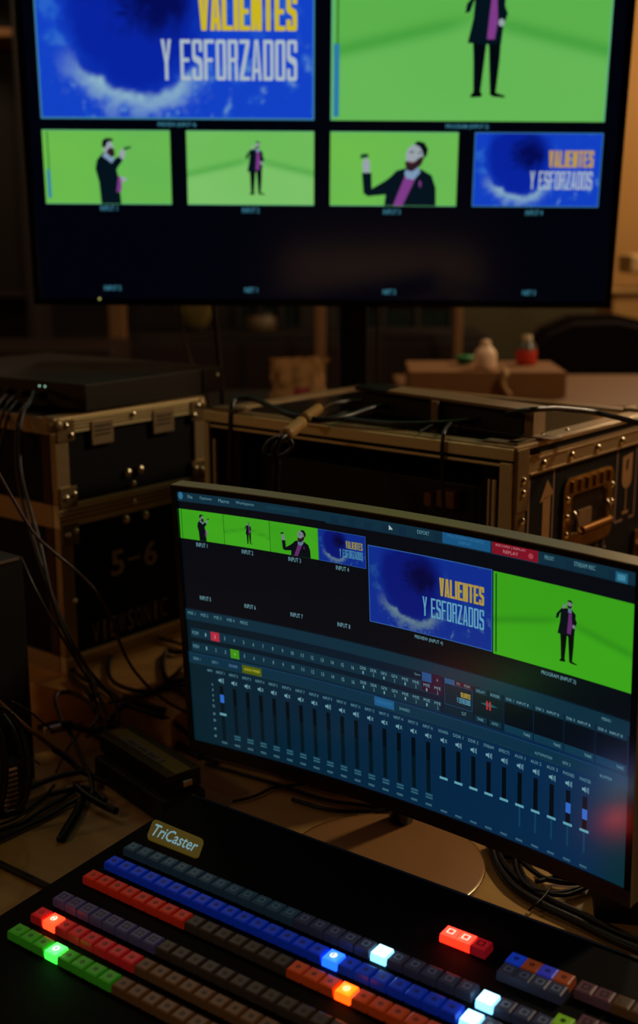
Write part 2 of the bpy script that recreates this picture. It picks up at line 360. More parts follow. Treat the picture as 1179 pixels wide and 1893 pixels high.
m_floor = mat('floor_carpet', '#2a1c12', .95, bump=.4, bscale=200, var=.2); m_wall = mat('wall_paint', '#a87a40', .9, var=.12, vscale=1.5); m_ceil = mat('ceiling_paint', '#4a3420', .95)
X0, X1, Y0, Y1, ZH = -2.6, 2.4, -2.6, 5.2, 3.0
b = MB(); b.box(((X0+X1)/2, (Y0+Y1)/2, -.05), (X1-X0+.2, Y1-Y0+.2, .1), m_floor); struct(b, 'floor')
b = MB(); b.box(((X0+X1)/2, (Y0+Y1)/2, ZH+.05), (X1-X0+.2, Y1-Y0+.2, .1), m_ceil); struct(b, 'ceiling')
b = MB(); b.box(((X0+X1)/2, Y1+.05, ZH/2), (X1-X0, .1, ZH), m_wall); struct(b, 'wall_back')
b = MB(); b.box((X0-.05, (Y0+Y1)/2, ZH/2), (.1, Y1-Y0, ZH), m_wall); struct(b, 'wall_left')
b = MB(); b.box((X1+.05, (Y0+Y1)/2, ZH/2), (.1, Y1-Y0, ZH), m_wall); struct(b, 'wall_right')
b = MB(); b.box(((X0+X1)/2, Y0-.05, ZH/2), (X1-X0, .1, ZH), mat('darkened_wall', '#120c08', .95)); struct(b, 'wall_front')  # unseen wall darkened to keep television reflections down
b = MB(); b.box(((X0+X1)/2, Y1-.01, .06), (X1-X0, .02, .12), mat('skirting', '#3a2412', .6)); struct(b, 'baseboard_back')
# dark wood panelling with timber posts and glazed openings on the back wall
m_dark = mat('dark_panelling', '#1c0e08', .6, var=.25, vscale=3); m_post = mat('tan_timber', '#744e28', .6, var=.12, vscale=6)
m_glassb = mat('dim_glazing', '#16201e', .15)
pa = aty(0, 600, 5.1).x - .6; pb = aty(852, 600, 5.1).x
b = MB(); b.box(((pa+pb)/2, Y1-.04, 1.2), (pb-pa, .06, 2.4), m_dark)
struct(b, 'wall_panelling')
pc = aty(1112, 600, 5.1).x; b = MB(); b.box(((pb+pc)/2, Y1-.04, .65+.30), (pc-pb, .06, 1.9), mat('olive_panelling', '#3c3212', .8, var=.2, vscale=3)); struct(b, 'wall_panelling_right')
for i, (px0, px1) in enumerate(((204, 232), (582, 601), (838, 853))):
    a = aty(px0, 600, 4.55); c = aty(px1, 600, 4.55); b = MB(); b.box(((a.x+c.x)/2, 4.55, 1.25), (c.x-a.x, .08, 2.5), m_post, .008); struct(b, 'trim_%d' % (i+1))
for i, (px0, px1, py0, py1) in enumerate(((645, 835, 560, 632), (440, 560, 540, 610))):
    a = aty(px0, py0, 5.1); c = aty(px1, py1, 5.1); b = MB(); w = c.x-a.x; h = a.z-c.z
    b.box(((a.x+c.x)/2, 5.125, (a.z+c.z)/2), (w, .01, h), m_glassb)
    for zz in (a.z, c.z): b.box(((a.x+c.x)/2, 5.12, zz), (w+.03, .03, .03), m_dark)
    for k in range(4): b.box((a.x+w*k/3, 5.12, (a.z+c.z)/2), (.02, .03, h), m_dark)
    struct(b, 'window_%d' % (i+1))
# ------------------------------------------------------------------ work desk and raised board
def desk():
    t = thing('work_desk', 'large brown wooden desk under the monitors, cases and control panel', 'desk', (0, 1.5, 0), (0, 0, R(-37)))
    Mi = t.matrix_basis.inverted()
    b = MB(); b.box((.15, -.07, DZ-.02), (2.5, 1.51, .04), M_desk, .004); b.build('desktop', t)
    for sx in (-.98, 1.28):
        for sy in (-.72, .60): b = MB(); b.box((sx, sy, (DZ-.04)/2), (.06, .06, DZ-.04), M_bm, .004); b.build('leg', t)
    b = MB(); b.box((.15, .64, DZ-.09), (2.2, .03, .1), M_bm); b.build('apron', t)
desk()
BZ = CAMZ - .695
K = atz(315, 1333, BZ); e1 = Vector((-math.cos(R(33)), math.sin(R(33)), 0)); K2 = atz(343, 1309, BZ)
poly = [K, K2, K2 + Vector((.02, .75, 0)), K2 + Vector((.02, .75, 0)) + e1 * .75, K + e1 * .80]
b = MB(); b.prism([(p.x, p.y) for p in poly], DZ + .0005, BZ, M_board)
o = b.build('raised_board', origin=b.base()); tag(o, 'thick brown wooden platform board on the desk under the stacked 5-6 case', 'board')

# ------------------------------------------------------------------ flight case helper pieces
def rotz(deg): return Matrix.Rotation(R(deg), 4, 'Z')
def rivet(b, p, r=.0045, ax=(0, -1, 0)): b.lathe([(r*1.25, 0), (r*1.2, r*.35), (r*.75, r*.8), (1e-4, r)], M_rivet, p, 10, ax)
def face_uv(o, ang, px, py):            # sight line onto a vertical plane through o with direction ang -> (along, z)
    n = Vector((math.sin(R(ang)), -math.cos(R(ang)), 0)); d = ray(px, py); c = Vector((0, 0, CAMZ)); k = (o - c).dot(n) / d.dot(n)
    P = c + d * k; return (P - o).dot(Vector((math.cos(R(ang)), math.sin(R(ang)), 0))), P.z
# ---- left case "5-6"
LA = 51.5; LO = Vector((-.412, 1.83, BZ)); LH = CAMZ - .275 - BZ; LW = .335; LD = .46
t = thing('flight_case', 'black flight case with aluminium edges stencilled 5-6, on the wooden board', 'flight case', LO, (0, 0, R(LA)))
zs = BZ + 0
def lc(px, py): u, z = face_uv(LO, LA, px, py); return u, z - BZ
mid1 = lc(250, 905)[1]; mid0 = lc(250, 945)[1]   # double band where lid meets base
b = MB(); b.box((LW/2, LD/2, mid0/2+.0), (LW-.008, LD-.008, mid0-.001), M_lam); b.build('body', t)
b = MB(); b.box((LW/2, LD/2, (LH+mid1)/2), (LW-.008, LD-.008, LH-mid1-.001), M_lam)
lid = b.build('lid', t)
def edge(x0, y0, z0, x1, y1, z1, w=.026, name='edge_trim', par=t, m=M_alu):
    """flat aluminium extrusion; given as a box with ridge lines"""
    b = MB(); c = ((x0+x1)/2, (y0+y1)/2, (z0+z1)/2); b.box(c, (abs(x1-x0), abs(y1-y0), abs(z1-z0)), m, .0015); return b
# front horizontal trims (top, band, bottom) with ridges
for z0, z1, nm in ((LH-.026, LH, 'edge_trim'), (mid0, mid1, 'valance_trim'), (0, .028, 'edge_trim')):
    b = edge(0, -.002, z0, LW, .012, z1, m=M_alu_lit)
    for k in (.3, .5, .7): b.box((LW/2, -.0025, z0+(z1-z0)*k), (LW-.004, .002, .0018), M_alud)
    b.build(nm, t)
    b = edge(-.002, .012, z0, .012, LD, z1); b.build(nm, t)
for z0, z1 in ((.028, mid0), (mid1, LH-.026)):
    b = edge(0, -.002, z0, .026, .012, z1); b.build('corner_trim', t)
    b = edge(LW-.026, -.002, z0, LW, .012, z1); b.build('corner_trim', t)
    b = edge(-.002, .012, z0, .012, .03, z1, m=mat('red_brown_edge', '#3a0c08', .5)); b.build('side_trim', t)
b = edge(0, 0, LH, LW, .026, LH+.002); b.build('top_trim', t); b = edge(LW-.026, .026, LH, LW, LD, LH+.002); b.build('top_trim', t)
for x in (.008, LW-.008):
    for z, hh in ((LH-.008, 1), (mid1+.012, 0), (mid0-.012, 0)):
        b = MB(); sgn = 1 if x < .1 else -1
        if hh: b.ball((x, .006, z-.004), .014, M_alud, 10)
        px_ = x + sgn*.012
        b.box((px_, -.003, z-.012 if hh else z), (.034, .004, .034), M_alud, .0015)
        for dx, dz in ((.0, -.004), (.010, -.020)) if hh else ((-.006, 0), (.010, .004)):
            rivet(b, (px_+sgn*dx, -.005, z+dz))
        b.build('corner_guard', t)
for px, py in ((236, 873), (259, 867), (232, 960), (268, 952)):
    u, z = lc(px, py); b = MB(); rivet(b, (u, -.0, z), .006); part_label(b.build('bolt', t), 'bright round bolt')
for px, py in ((243, 765), (244, 893), (245, 927), (135, 1110)):
    u, z = lc(px, py); b = MB(); rivet(b, (u, -.004, z), .004); b.build('rivet', t)
for (xa, ya, xb, yb) in ((167, 786, 206, 822), (281, 768, 318, 800)):
    u0, z0 = lc(xa, (ya+yb)/2+14); u1, z1 = lc(xb, (ya+yb)/2-18)
    b = MB(); b.box(((u0+u1)/2, -.0025, (z0+z1)/2+.004), (u1-u0, .005, .040), mat('pale_plate', '#a08868', .5, .6, var=.3, vscale=120), .002)
    for k in range(3): b.box(((u0+u1)/2, -.0055, z0+.012+k*.007), ((u1-u0)*.7, .0015, .0018), M_bl)
    part_label(b.build('hinge_plate', t), 'pale metal plate with dark slots')
m_sten = mat('stencil_grey', '#b49c80', .8, var=.3, vscale=80); m_sten2 = mat('stencil_dim', '#9c8468', .8, var=.35, vscale=80)
def facefn(y): return lambda x, z, L: (x, y - .0004*L, z)
fl = Flat(facefn(.0035)); 
for body, xa, ya, xb, yb in (('5', 209, 1016, 232, 1066), ('6', 269, 1000, 292, 1046)):
    u0, z0 = lc(xa, yb); u1, z1 = lc(xb, ya); zc = (z0+z1)/2; hh = .0365
    fl.text(body, u0, zc-hh/2-.004, u1, zc+hh/2+.004, m_sten, .02)
u0, z0 = lc(239, 1036); u1, z1 = lc(262, 1028); fl.quad(u0, (z0+z1)/2-.0025, u1, (z0+z1)/2+.0025, m_sten)
part_label(fl.build('stencil_number', t), 'faded grey stencilled number')
fl = Flat(facefn(.0035)); u0, z0 = lc(172, 1180); u1, z1 = lc(313, 1135); 
tx = 'VIEWSONIC'; wl = (u1-u0)/len(tx)
for k, ch in enumerate(tx):
    ww = wl*(.3 if ch == 'I' else .74); c0 = u0+wl*k+(wl-ww)/2; zz = z0-.012+(z1-z0+.01)*k/len(tx)
    fl.text(ch, c0, zz, c0+ww, zz+.036, m_sten2, .0)
part_label(fl.build('stencil_lettering', t), 'faint stencilled lettering')
b = MB(); b.box((.25, .10, LH+.005), (.07, .10, .006), mat('orange_card', '#c84c18', .6), .001)
o = b.build('orange_folder'); o.matrix_world = t.matrix_basis; 
# re-centre on its own base
def recentre(o):
    M = o.matrix_basis.copy(); me = o.data; vs = [M @ v.co for v in me.vertices]
    c = Vector((sum(v.x for v in vs)/len(vs), sum(v.y for v in vs)/len(vs), min(v.z for v in vs)))
    me.transform(Matrix.Translation(-c) @ M); o.matrix_basis = Matrix.Translation(c); return o
recentre(o); tag(o, 'small orange folded card lying on top of the 5-6 case', 'card')
# ---- rack device on the left case
DT = CAMZ-.275+.0025
P0 = atz(160, 762, DT); DA = 55
P0 = atz(160, 764, DT)
t = thing('rack_device', 'flat black rack device with cables in its front, on the 5-6 case', 'rack device', P0, (0, 0, R(DA)))
LEN = .34; DEP = .46; HH = .043
m_dev = mat('device_steel', '#221c16', .5, .2, var=.15, vscale=20)
b = MB(); b.box((LEN/2, DEP/2, HH/2+.002), (LEN, DEP, HH), m_dev, .0015); b.build('housing', t)
b = MB(); b.box((-.002, DEP/2, HH/2+.002), (.004, DEP, HH-.002), M_blg, .001)
for k in range(9):
    b.cyl((-.003, .10+k*.038, HH/2), (-.014, .10+k*.038, HH/2), .006, M_bm, 10)
part_label(b.build('front_panel', t), 'glossy black front panel with sockets')
for k in range(2):
    b = MB(); b.ball((-.0045, .088+.013*k, HH-.006), .0016, mat('led_pale', '#101010', .4, emit='#8fc0a8', es=1.4), 6); part_label(b.build('indicator_light', t), 'tiny pale lit light')
b = MB(); b.box((LEN-.03, -.0015, HH/2+.002), (.055, .003, HH), M_bm, .001); rivet(b, (LEN-.02, -.003, HH/2+.01), .003); b.build('rack_ear', t)

# ---- right case
RA = -39.5; RT = CAMZ-.27; RO = atz(952, 829, RT); RW = .57; RB = DZ+.001; RH = RT-RB; RDp = .44
# local frame: x along front face from corner to the left end, y along the right side going back
t = thing('rack_flight_case', 'open-fronted black rack flight case with arrow and glass stencils and steel handle', 'flight case', (RO.x, RO.y, RB), (0, 0, R(RA)))
# local +x direction = angle RA; the front goes to -x, the side goes to +y
def rf(px, py, off=0.0):      # onto front plane
    u, z = face_uv(RO, RA, px, py); return u, z-RB
def rs(px, py):               # onto right side plane
    n = Vector((math.cos(R(RA)), math.sin(R(RA)), 0)); d = ray(px, py); c = Vector((0, 0, CAMZ)); k = (RO-c).dot(n)/d.dot(n)
    P = c+d*k; return (P-RO).dot(Vector((-math.sin(R(RA)), math.cos(R(RA)), 0))), P.z-RB
w = RW
b = MB(); b.box((-.006, RDp/2, RH/2), (.012, RDp, RH-.004), M_lamr); b.build('side_panel', t)
b = MB(); b.box((-w+.006, RDp/2, RH/2), (.012, RDp, RH-.004), M_lam); b.build('side_panel', t)
b = MB(); b.box((-w/2, RDp/2, RH-.006), (w-.006, RDp-.004, .010), mat('case_top', '#0e0c08', .14, var=.2, vscale=30)); b.build('top_panel', t)
b = MB(); b.box((-w/2, RDp/2, .008), (w-.006, RDp-.004, .012), M_lam); b.build('bottom_panel', t)
b = MB(); b.box((-w/2, RDp-.006, RH/2), (w-.006, .012, RH-.004), M_lam); b.build('back_panel', t)
def bars(lst, name, m=M_alu, lab=None, bev=.0015):
    b = MB()
    for c, d in lst: b.box(c, d, m, bev)
    o = b.build(name, t)
    if lab: part_label(o, lab)
    return o
# front frame: double aluminium lip
bars([((-w/2, -.002, RH-.009), (w, .008, .016)), ((-w/2, -.003, RH-.024), (w-.03, .006, .004))], 'front_trim', M_alu_lit)
bars([((-.010, -.002, RH/2-.01), (.018, .008, RH-.02)), ((-.028, -.002, RH/2-.02), (.005, .006, RH-.05)), ((-.036, -.002, RH/2-.02), (.003, .005, RH-.05))], 'front_trim', M_alu_lit)
bars([((-w+.006, -.002, RH/2-.01), (.010, .008, RH-.02)), ((-w+.022, -.002, RH/2-.02), (.004, .006, RH-.05))], 'front_trim', M_alu_lit)
bars([((-w/2, -.002, .012), (w, .008, .022))], 'front_trim', M_alu_lit)
# top trims
bars([((-w/2, .013, RH-.0), (w, .024, .003)), ((-w/2, .019, RH+.0015), (w-.03, .003, .002))], 'top_trim')
bars([((-w/2, RDp-.013, RH), (w, .026, .003))], 'top_trim', M_alud)
bars([((-w+.013, RDp/2, RH), (.026, RDp, .003))], 'top_trim')
bars([((-.015, RDp/2, RH+.0005), (.030, RDp, .003)), ((.002, RDp/2, RH-.002), (.004, RDp, .006))], 'top_trim')
bars([((.0022, RDp/2, RH-.028), (.003, RDp-.06, .028)), ((.004, RDp/2, RH-.020), (.003, RDp-.07, .003)), ((.004, RDp/2, RH-.040), (.003, RDp-.07, .003))], 'side_trim')
bars([((.002, .013, RH/2-.04), (.004, .026, RH-.09)), ((.003, .014, RH-.045), (.006, .030, .085)), ], 'corner_trim', M_alud)
for p_, r_, a_ in [((.006, .015, z), .0042, (1, 0, 0)) for z in (RH-.045, RH-.062, RH-.10)]+[((.004, y, RH-.030), .0055, (1, 0, 0)) for y in (.07, .15, .23, .31, .39)]+[((-.015, y, RH+.002), .003, (0, 0, 1)) for y in (.05, .10, .17)]:
    b = MB(); rivet(b, p_, r_, a_); b.build('rivet', t)
b = MB(); b.box((-.03, .018, RH+.003), (.05, .02, .004), M_alud, .001); b.box((-.012, .035, RH+.003), (.02, .05, .004), M_alud, .001); b.build('corner_guard', t)
b = MB(); b.box((-.018, RDp-.02, RH+.004), (.045, .035, .006), M_alud, .002); rivet(b, (-.018, RDp-.02, RH+.007), .005, (0, 0, 1)); b.build('corner_guard', t)
b = MB(); b.box((-w+.04, .018, RH+.003), (.06, .03, .004), M_alud, .001); b.build('corner_guard', t)
# stencils on the side
m_st = mat('stencil_tan', '#a87844', .75, var=.15, vscale=60); m_st2 = mat('stencil_pink', '#8a6858', .75, var=.2, vscale=60)
def sidefn(y, z, L): return (.0006+.0004*L, y, z)
fl = Flat(sidefn)
def frame(fl, px, m, wd, gap=False):
    (a, b_, c, d) = [rs(*q) for q in px]        # TL TR BR BL
    y0 = (a[0]+d[0])/2; y1 = (b_[0]+c[0])/2; z1 = (a[1]+b_[1])/2; z0 = (c[1]+d[1])/2
    fl.quad(y0, z0, y0+wd, z1, m); fl.quad(y1-wd, z0, y1, z1, m); fl.quad(y0, z1-wd*1.6, y1, z1, m)
    if gap: fl.quad(y0, z0, y0+(y1-y0)*.42, z0+wd, m); fl.quad(y0+(y1-y0)*.72, z0, y1, z0+wd, m)
    else: fl.quad(y0, z0, y1, z0+wd, m)
    return y0, y1, z0, z1
y0, y1, z0, z1 = frame(fl, ((977, 873), (1026, 859), (1017, 1040), (970, 1060)), m_st2, .004)
yc = rs(1009, 940)[0]; zt = rs(1009, 887)[1]; zs_ = rs(1009, 921)[1]; hw = (y1-y0)*.24
fl.poly([(yc-hw*1.15, zs_-.004), (yc+hw*1.15, zs_+.004), (yc, zt)], m_st); fl.quad(yc-hw*.62, z0+.012, yc+hw*.62, zs_+.002, m_st)
part_label(fl.build('arrow_stencil', t), 'tan up-arrow stencil in a frame')
fl = Flat(sidefn); y0, y1, z0, z1 = frame(fl, ((1141, 823), (1180, 811), (1170, 953), (1133, 970)), m_st2, .004, True)
yc = rs(1158, 880)[0]; za = rs(1158, 843)[1]; zb = rs(1158, 900)[1]; zc = rs(1156, 945)[1]; hw = (y1-y0)*.24
cup = [(yc-hw, za), (yc+hw, za+.004)] + [(yc+hw*math.cos(a), zb+.014+.016*math.sin(a)) for a in [0, -.5, -1., -1.57, -2.1, -2.6, -3.14]]
fl.poly(cup, m_st); fl.quad(yc-.0015, zc, yc+.0015, zb+.002, m_st); fl.quad(yc-hw*.6, zc-.003, yc+hw*.6, zc+.002, m_st)
fl.poly([(yc-.002, za-.004), (yc+.003, za-.006), (yc, za-.022), (yc-.004, za-.020)], M_lamr, 2)
part_label(fl.build('glass_stencil', t), 'tan wine glass stencil in a frame')
fl = Flat(sidefn)
for k, ch in enumerate('CIL'):
    yy, zz = rs(1088+13*k, 1012-5*k); fl.text(ch, yy, zz-.010, yy+(.010 if ch != 'I' else .0025), zz+.016, m_st2)
part_label(fl.build('stencil_lettering', t), 'pinkish stencilled letters')
# recessed handle: pressed steel dish with sprung bar
ha = rs(1040, 875)[0]; hb = rs(1132, 850)[0]; zt = rs(1085, 872)[1]; zb = rs(1085, 1006)[1]
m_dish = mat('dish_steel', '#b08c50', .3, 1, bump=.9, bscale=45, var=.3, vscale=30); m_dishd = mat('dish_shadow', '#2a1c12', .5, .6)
b = MB(); W_ = hb-ha; H_ = zt-zb; yc = (ha+hb)/2; zc = (zt+zb)/2
def rring(hw, hh, r, n=5):
    out = []
    for cx_, cy_, a0 in ((hw-r, hh-r, 0), (-hw+r, hh-r, 90), (-hw+r, -hh+r, 180), (hw-r, -hh+r, 270)):
        for k in range(n): a = R(a0+90*k/(n-1)); out.append((cx_+r*math.cos(a), cy_+r*math.sin(a)))
    return out
o1 = rring(W_/2, H_/2, .018); o2 = rring(W_/2-.004, H_/2-.004, .016); o3 = rring(W_/2-.020, H_/2-.026, .010); o4 = rring(W_/2-.023, H_/2-.029, .008)
rings = [(o1, .001), (o1, .004), (o2, .0055), (o3, .0055), (o4, -.002)]
vs = [(x, yc+p[0], zc+p[1]) for rg, x in rings for p in rg]; n = len(o1)
b._add(vs, [(j*n+i, j*n+(i+1) % n, (j+1)*n+(i+1) % n, (j+1)*n+i) for j in range(4) for i in range(n)], m_dish, False)
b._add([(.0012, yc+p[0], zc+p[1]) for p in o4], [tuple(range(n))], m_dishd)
for k in range(6): b.box((.007, ha+.020+k*(W_-.04)/5, zt-.014), (.004, .0045, .018), m_dish, .001)
for yy in (ha+.008, hb-.008):
    for zz in (zt-.03, zc, zb+.03): rivet(b, (.0055, yy, zz), .004, (1, 0, 0))
b.build('handle_dish', t)
b = MB(); zh = zc-H_*.20
b.tube([(.006, ha+.026, zt-.05), (.012, ha+.026, zh+.02), (.016, ha+.030, zh), (.016, yc, zh), (.016, hb-.030, zh), (.012, hb-.026, zh+.02), (.006, hb-.026, zt-.05)], .0022, M_rivet, 8)
b.cyl((.016, ha+.034, zh), (.016, hb-.034, zh), .0065, mat('handle_grip', '#a8763c', .3, .9), 14); b.build('handle', t)
b = MB(); b.box((.003, yc-.012, zc-.012), (.004, .040, .030), mat('handle_label', '#8a6238', .7, var=.3, vscale=100), .001); b.build('label_plate', t)
ya, za = rs(1172, 1005); b = MB(); b.box((.004, ya+.02, za-.01), (.006, .062, .07), m_dish, .003); b.cyl((.008, ya+.015, za-.012), (.020, ya+.015, za-.012), .014, M_alud, 16); part_label(b.build('butterfly_latch', t), 'brassy butterfly latch')
# inside of the rack
for x_ in (-.05, -w+.05): b = MB(); b.box((x_, .02, RH/2), (.02, .004, RH-.06), M_bm); b.build('rack_rail', t)
b = MB(); b.box((-w/2, .16, RH-.12), (w-.09, .22, .10), M_bl, .002); b.build('rack_unit', t)
b = MB(); b.box((-w/2, .20, .10), (w-.09, .22, .085), M_bl, .002); b.build('rack_unit', t)
for i, (px, py, dx, dz) in enumerate(((767, 930, .012, .02), (800, 930, .03, .025), (893, 948, .035, .02))):
    u, z = rf(px, py); b = MB(); b.box((u, .04, z), (dx, .02, dz), mat('tan_block', '#7a4c28', .6), .003); b.build('rack_tan_bit', t)  # first block stands for an orange reflection, the others for tan pieces
RACKCASE = t

# ------------------------------------------------------------------ low shelf on the right case
SZ = RT+.004
t = thing('low_shelf', 'low tan wooden shelf frame with dark open front on top of the rack case', 'shelf', atz(700, 752, SZ), (0, 0, 0))
c0 = Vector(t.location)
ST = SZ+.036
Pa = atz(716, 722, ST); Pb = atz(987, 760, ST); Pc = atz(1009, 750, ST); bk = (Pc-Pb)*1.0
def slab(Pts, z0, z1, m, name):
    b = MB(); b.prism([(p.x-c0.x, p.y-c0.y) for p in Pts], z0-c0.z, z1-c0.z, m); b.build(name, t)
m_tan = mat('tan_board', '#8a6a44', .7, var=.15, vscale=20)
slab([Pa, Pb, Pb+bk, Pa+bk], ST-.004, ST, m_tan, 'top_board')
u = (Pb-Pa).normalized()
slab([Pb-u*.016, Pb, Pb+bk, Pb-u*.016+bk], SZ, ST-.004, m_tan, 'end_panel')
Pm = atz(803, 737, ST); slab([Pm-u*.007, Pm+u*.007, Pm+u*.007+bk*.1, Pm-u*.007+bk*.1], SZ, ST-.004, m_tan, 'divider')
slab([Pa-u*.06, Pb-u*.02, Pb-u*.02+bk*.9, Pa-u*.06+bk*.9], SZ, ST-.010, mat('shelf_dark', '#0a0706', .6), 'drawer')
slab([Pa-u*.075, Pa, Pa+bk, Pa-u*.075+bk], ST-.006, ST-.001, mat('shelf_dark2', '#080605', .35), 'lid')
n_ = Vector((-u.y, u.x, 0))
slab([Pb-u*.01-n_*.004, Pb+u*.035-n_*.004, Pb+u*.035+n_*.02, Pb-u*.01+n_*.02], SZ, SZ+.002, m_tan, 'foot_board')

# ------------------------------------------------------------------ wall display (large multiview television) on its mast
TO = Vector((-0.4941, 2.2177, 0.1868+CAMZ)); TYAW, TTILT, TROLL = -0.0071, 0.0898, 0.0067
TR = Matrix.Rotation(TYAW, 4, 'Z') @ Matrix.Rotation(TTILT, 4, 'X') @ Matrix.Rotation(TROLL, 4, 'Y')
t = thing('television', 'large black television high above showing blue wave and green studio pictures', 'television', TO, TR.to_euler())
w4, g4, h4, b0 = .2281, .0292, .1281, .0187
T0, T1, B0_, B1_ = -.033, 1.037, -.310, .318
b = MB(); b.box(((T0+T1)/2, .022, (B0_+B1_)/2), (T1-T0, .034, B1_-B0_), M_bl, .004); b.box((.5, .055, -.02), (.7, .05, .40), M_bl, .01); b.build('housing', t)
b = MB()
for c, d in ((((T0+T1)/2, .002, B0_+.006), (T1-T0, .012, .012)), (((T0+T1)/2, .002, B1_-.006), (T1-T0, .012, .012)), ((T0+.006, .002, (B0_+B1_)/2), (.012, .012, B1_-B0_)), ((T1-.006, .002, (B0_+B1_)/2), (.012, .012, B1_-B0_))):
    b.box(c, d, M_blg, .002)
b.build('bezel', t)
tvf = lambda x, z, L: (x, .002-.0002*L, z)
TRGH = .12
fl = Flat(tvf); fl.quad(T0+.010, B0_+.010, T1-.010, B1_-.010, mat('television_glass', '#010102', TRGH, emit='#02030c', es=.8, spec=.8))
scr = fl.build('screen', t)
PT = palette('tv_', TRGH, 1.0)
A_tv = attrmat('tv_picture', TRGH)
c_lbl = screenmat('tv_caption', '#3c7c92', 1, TRGH); c_y = screenmat('tv_yellow', '#c8b41e', 1, TRGH); c_w = screenmat('tv_white', '#a8b8c4', 1, TRGH); c_edge = screenmat('tv_edge', '#3c7ca0', 1, TRGH); c_edg = screenmat('tv_edgeg', '#5fae7c', 1, TRGH)
c_m1 = screenmat('tv_meter_dark', '#1c5a1c', 1, TRGH); c_m2 = screenmat('tv_meter_blue', '#2c78a4', 1, TRGH); c_gold = screenmat('tv_gold', '#b8963c', 1, TRGH)
def wave_window(fn, x0, y0, x1, y1, nx, A, e, y, wh, par, lab, bright=1, bold=.035, name='video_window', tstep=9):
    w_, h_ = x1-x0, y1-y0; fl = Flat(fn, tstep); s_ = 1 if h_ > 0 else -1
    fl.grid(x0, y0, x1, y1, nx, int(nx*.5625), wave_col(bright), A, 1)
    tw = abs(w_)*.006; th = abs(h_)*.011
    for q in ((x0, y0, x1, y0+s_*th), (x0, y1-s_*th, x1, y1), (x0, y0, x0+tw, y1), (x1-tw, y0, x1, y1)): fl.quad(*q, e, 2)
    block_word(fl, 'VALIENTES', x0+.585*w_, y0+.538*h_, x0+.938*w_, y0+.765*h_, y, .43, .13, 3, .07)
    block_word(fl, 'Y ESFORZADOS', x0+.448*w_, y0+.240*h_, x0+.938*w_, y0+.485*h_, wh, .32, .095, 3, .16)
    o = fl.build(name, par); part_label(o, lab); return o
W2 = 2*w4+g4; H2 = .273
wave_window(tvf, 0, b0, W2, b0+H2, 150, A_tv, c_edge, c_y, c_w, scr, 'large blue wave picture titled VALIENTES Y ESFORZADOS', 1.15)
fl = Flat(tvf); xs = W2+g4
fl.grid(xs, b0, xs+W2, b0+H2, 64, 36, green_col('#54aa42', '#66b656', '#3e9a38'), A_tv, 1)
fl.quad(xs, b0, xs+.004, b0+H2, c_edg, 2); fl.quad(xs+W2-.003, b0, xs+W2, b0+H2, c_edg, 2)
fl.quad(xs+.010, b0+.125, xs+.0125, b0+H2, c_m1, 2); fl.quad(xs+.005, b0+.006, xs+.0145, b0+.127, c_m2, 2)
man_standing(fl, .787, .0585, .208, 1.0, PT, 3); part_label(fl.build('video_window', scr), 'large green studio picture with standing man')
def small(i, fn, colf, kind):
    x0 = i*(w4+g4); fl = Flat(fn); fl.grid(x0, -h4, x0+w4, 0, 40, 22, colf, A_tv, 1)
    for q in ((x0, -h4, x0+w4, -h4+.0015), (x0, -.0015, x0+w4, 0)): fl.quad(*q, c_edg, 2)
    kind(fl, x0); return fl
fl = small(0, tvf, plain_col('#6cba4a', '#62b254'), lambda fl, x0: man_profile(fl, x0, -h4, w4, h4, PT, 3))
fl.quad(.008, -.068, .010, -.003, c_m1, 2); fl.quad(.005, -.118, .0105, -.068, c_m2, 2); part_label(fl.build('video_window', scr), 'small green picture of man in profile')
fl = small(1, tvf, green_col('#62b44c', '#7cc068', '#4aa042'), lambda fl, x0: man_standing(fl, x0+w4*.545, -h4+.018, .094, 1.0, PT, 3)); part_label(fl.build('video_window', scr), 'small green picture of man standing far off')
fl = small(2, tvf, plain_col('#6cba4a', '#66b454'), lambda fl, x0: man_bust(fl, x0, -h4, w4, h4, PT, 3)); part_label(fl.build('video_window', scr), 'small green picture of bearded man raising a hand')
x0 = 3*(w4+g4); wave_window(tvf, x0, -h4, x0+w4, 0, 90, A_tv, c_edge, c_gold, c_w, scr, 'small blue wave picture', 1.1, .05)
for body, xa, za, wd_ in (('PREVIEW (INPUT 4)', .2415, .009, .068), ('PROGRAM (INPUT 2)', .757, .009, .076), ('INPUT 1', .1135, -.1355, .031), ('INPUT 2', .371, -.1375, .031), ('INPUT 3', .627, -.1385, .031), ('INPUT 4', .885, -.1385, .031),
                        ('INPUT 5', .1135, -.279, .031), ('NET 1', .370, -.281, .024), ('NET 2', .626, -.2825, .024), ('NET 3', .8845, -.2825, .024)):
    fl = Flat(tvf); fl.text(body, xa-wd_/2, za-.0045, xa+wd_/2, za+.0045, c_lbl, .012, 3); fl.build('caption', scr)
b = MB(); b.ball((.089, -.004, -.2985), .0022, mat('tv_led', '#080808', .4, emit='#a8a058', es=1.3), 6); part_label(b.build('power_light', t), 'tiny yellowish power light')
# mast
t = thing('display_mast', 'black upright mast carrying the large television, behind the cases', 'stand', (.07, 2.44, 0))
b = MB(); b.box((0, 0, 1.0), (.056, .05, 1.92), M_bl, .004); b.build('column', t)
b = MB(); b.box((0, 0, .03), (.9, .09, .05), M_bl, .006); b.box((0, 0, .03), (.09, .30, .05), M_bl, .006); b.build('base', t)
b = MB(); b.box((0, -.075, 1.66), (.30, .085, .24), M_bl, .004); b.build('bracket', t)
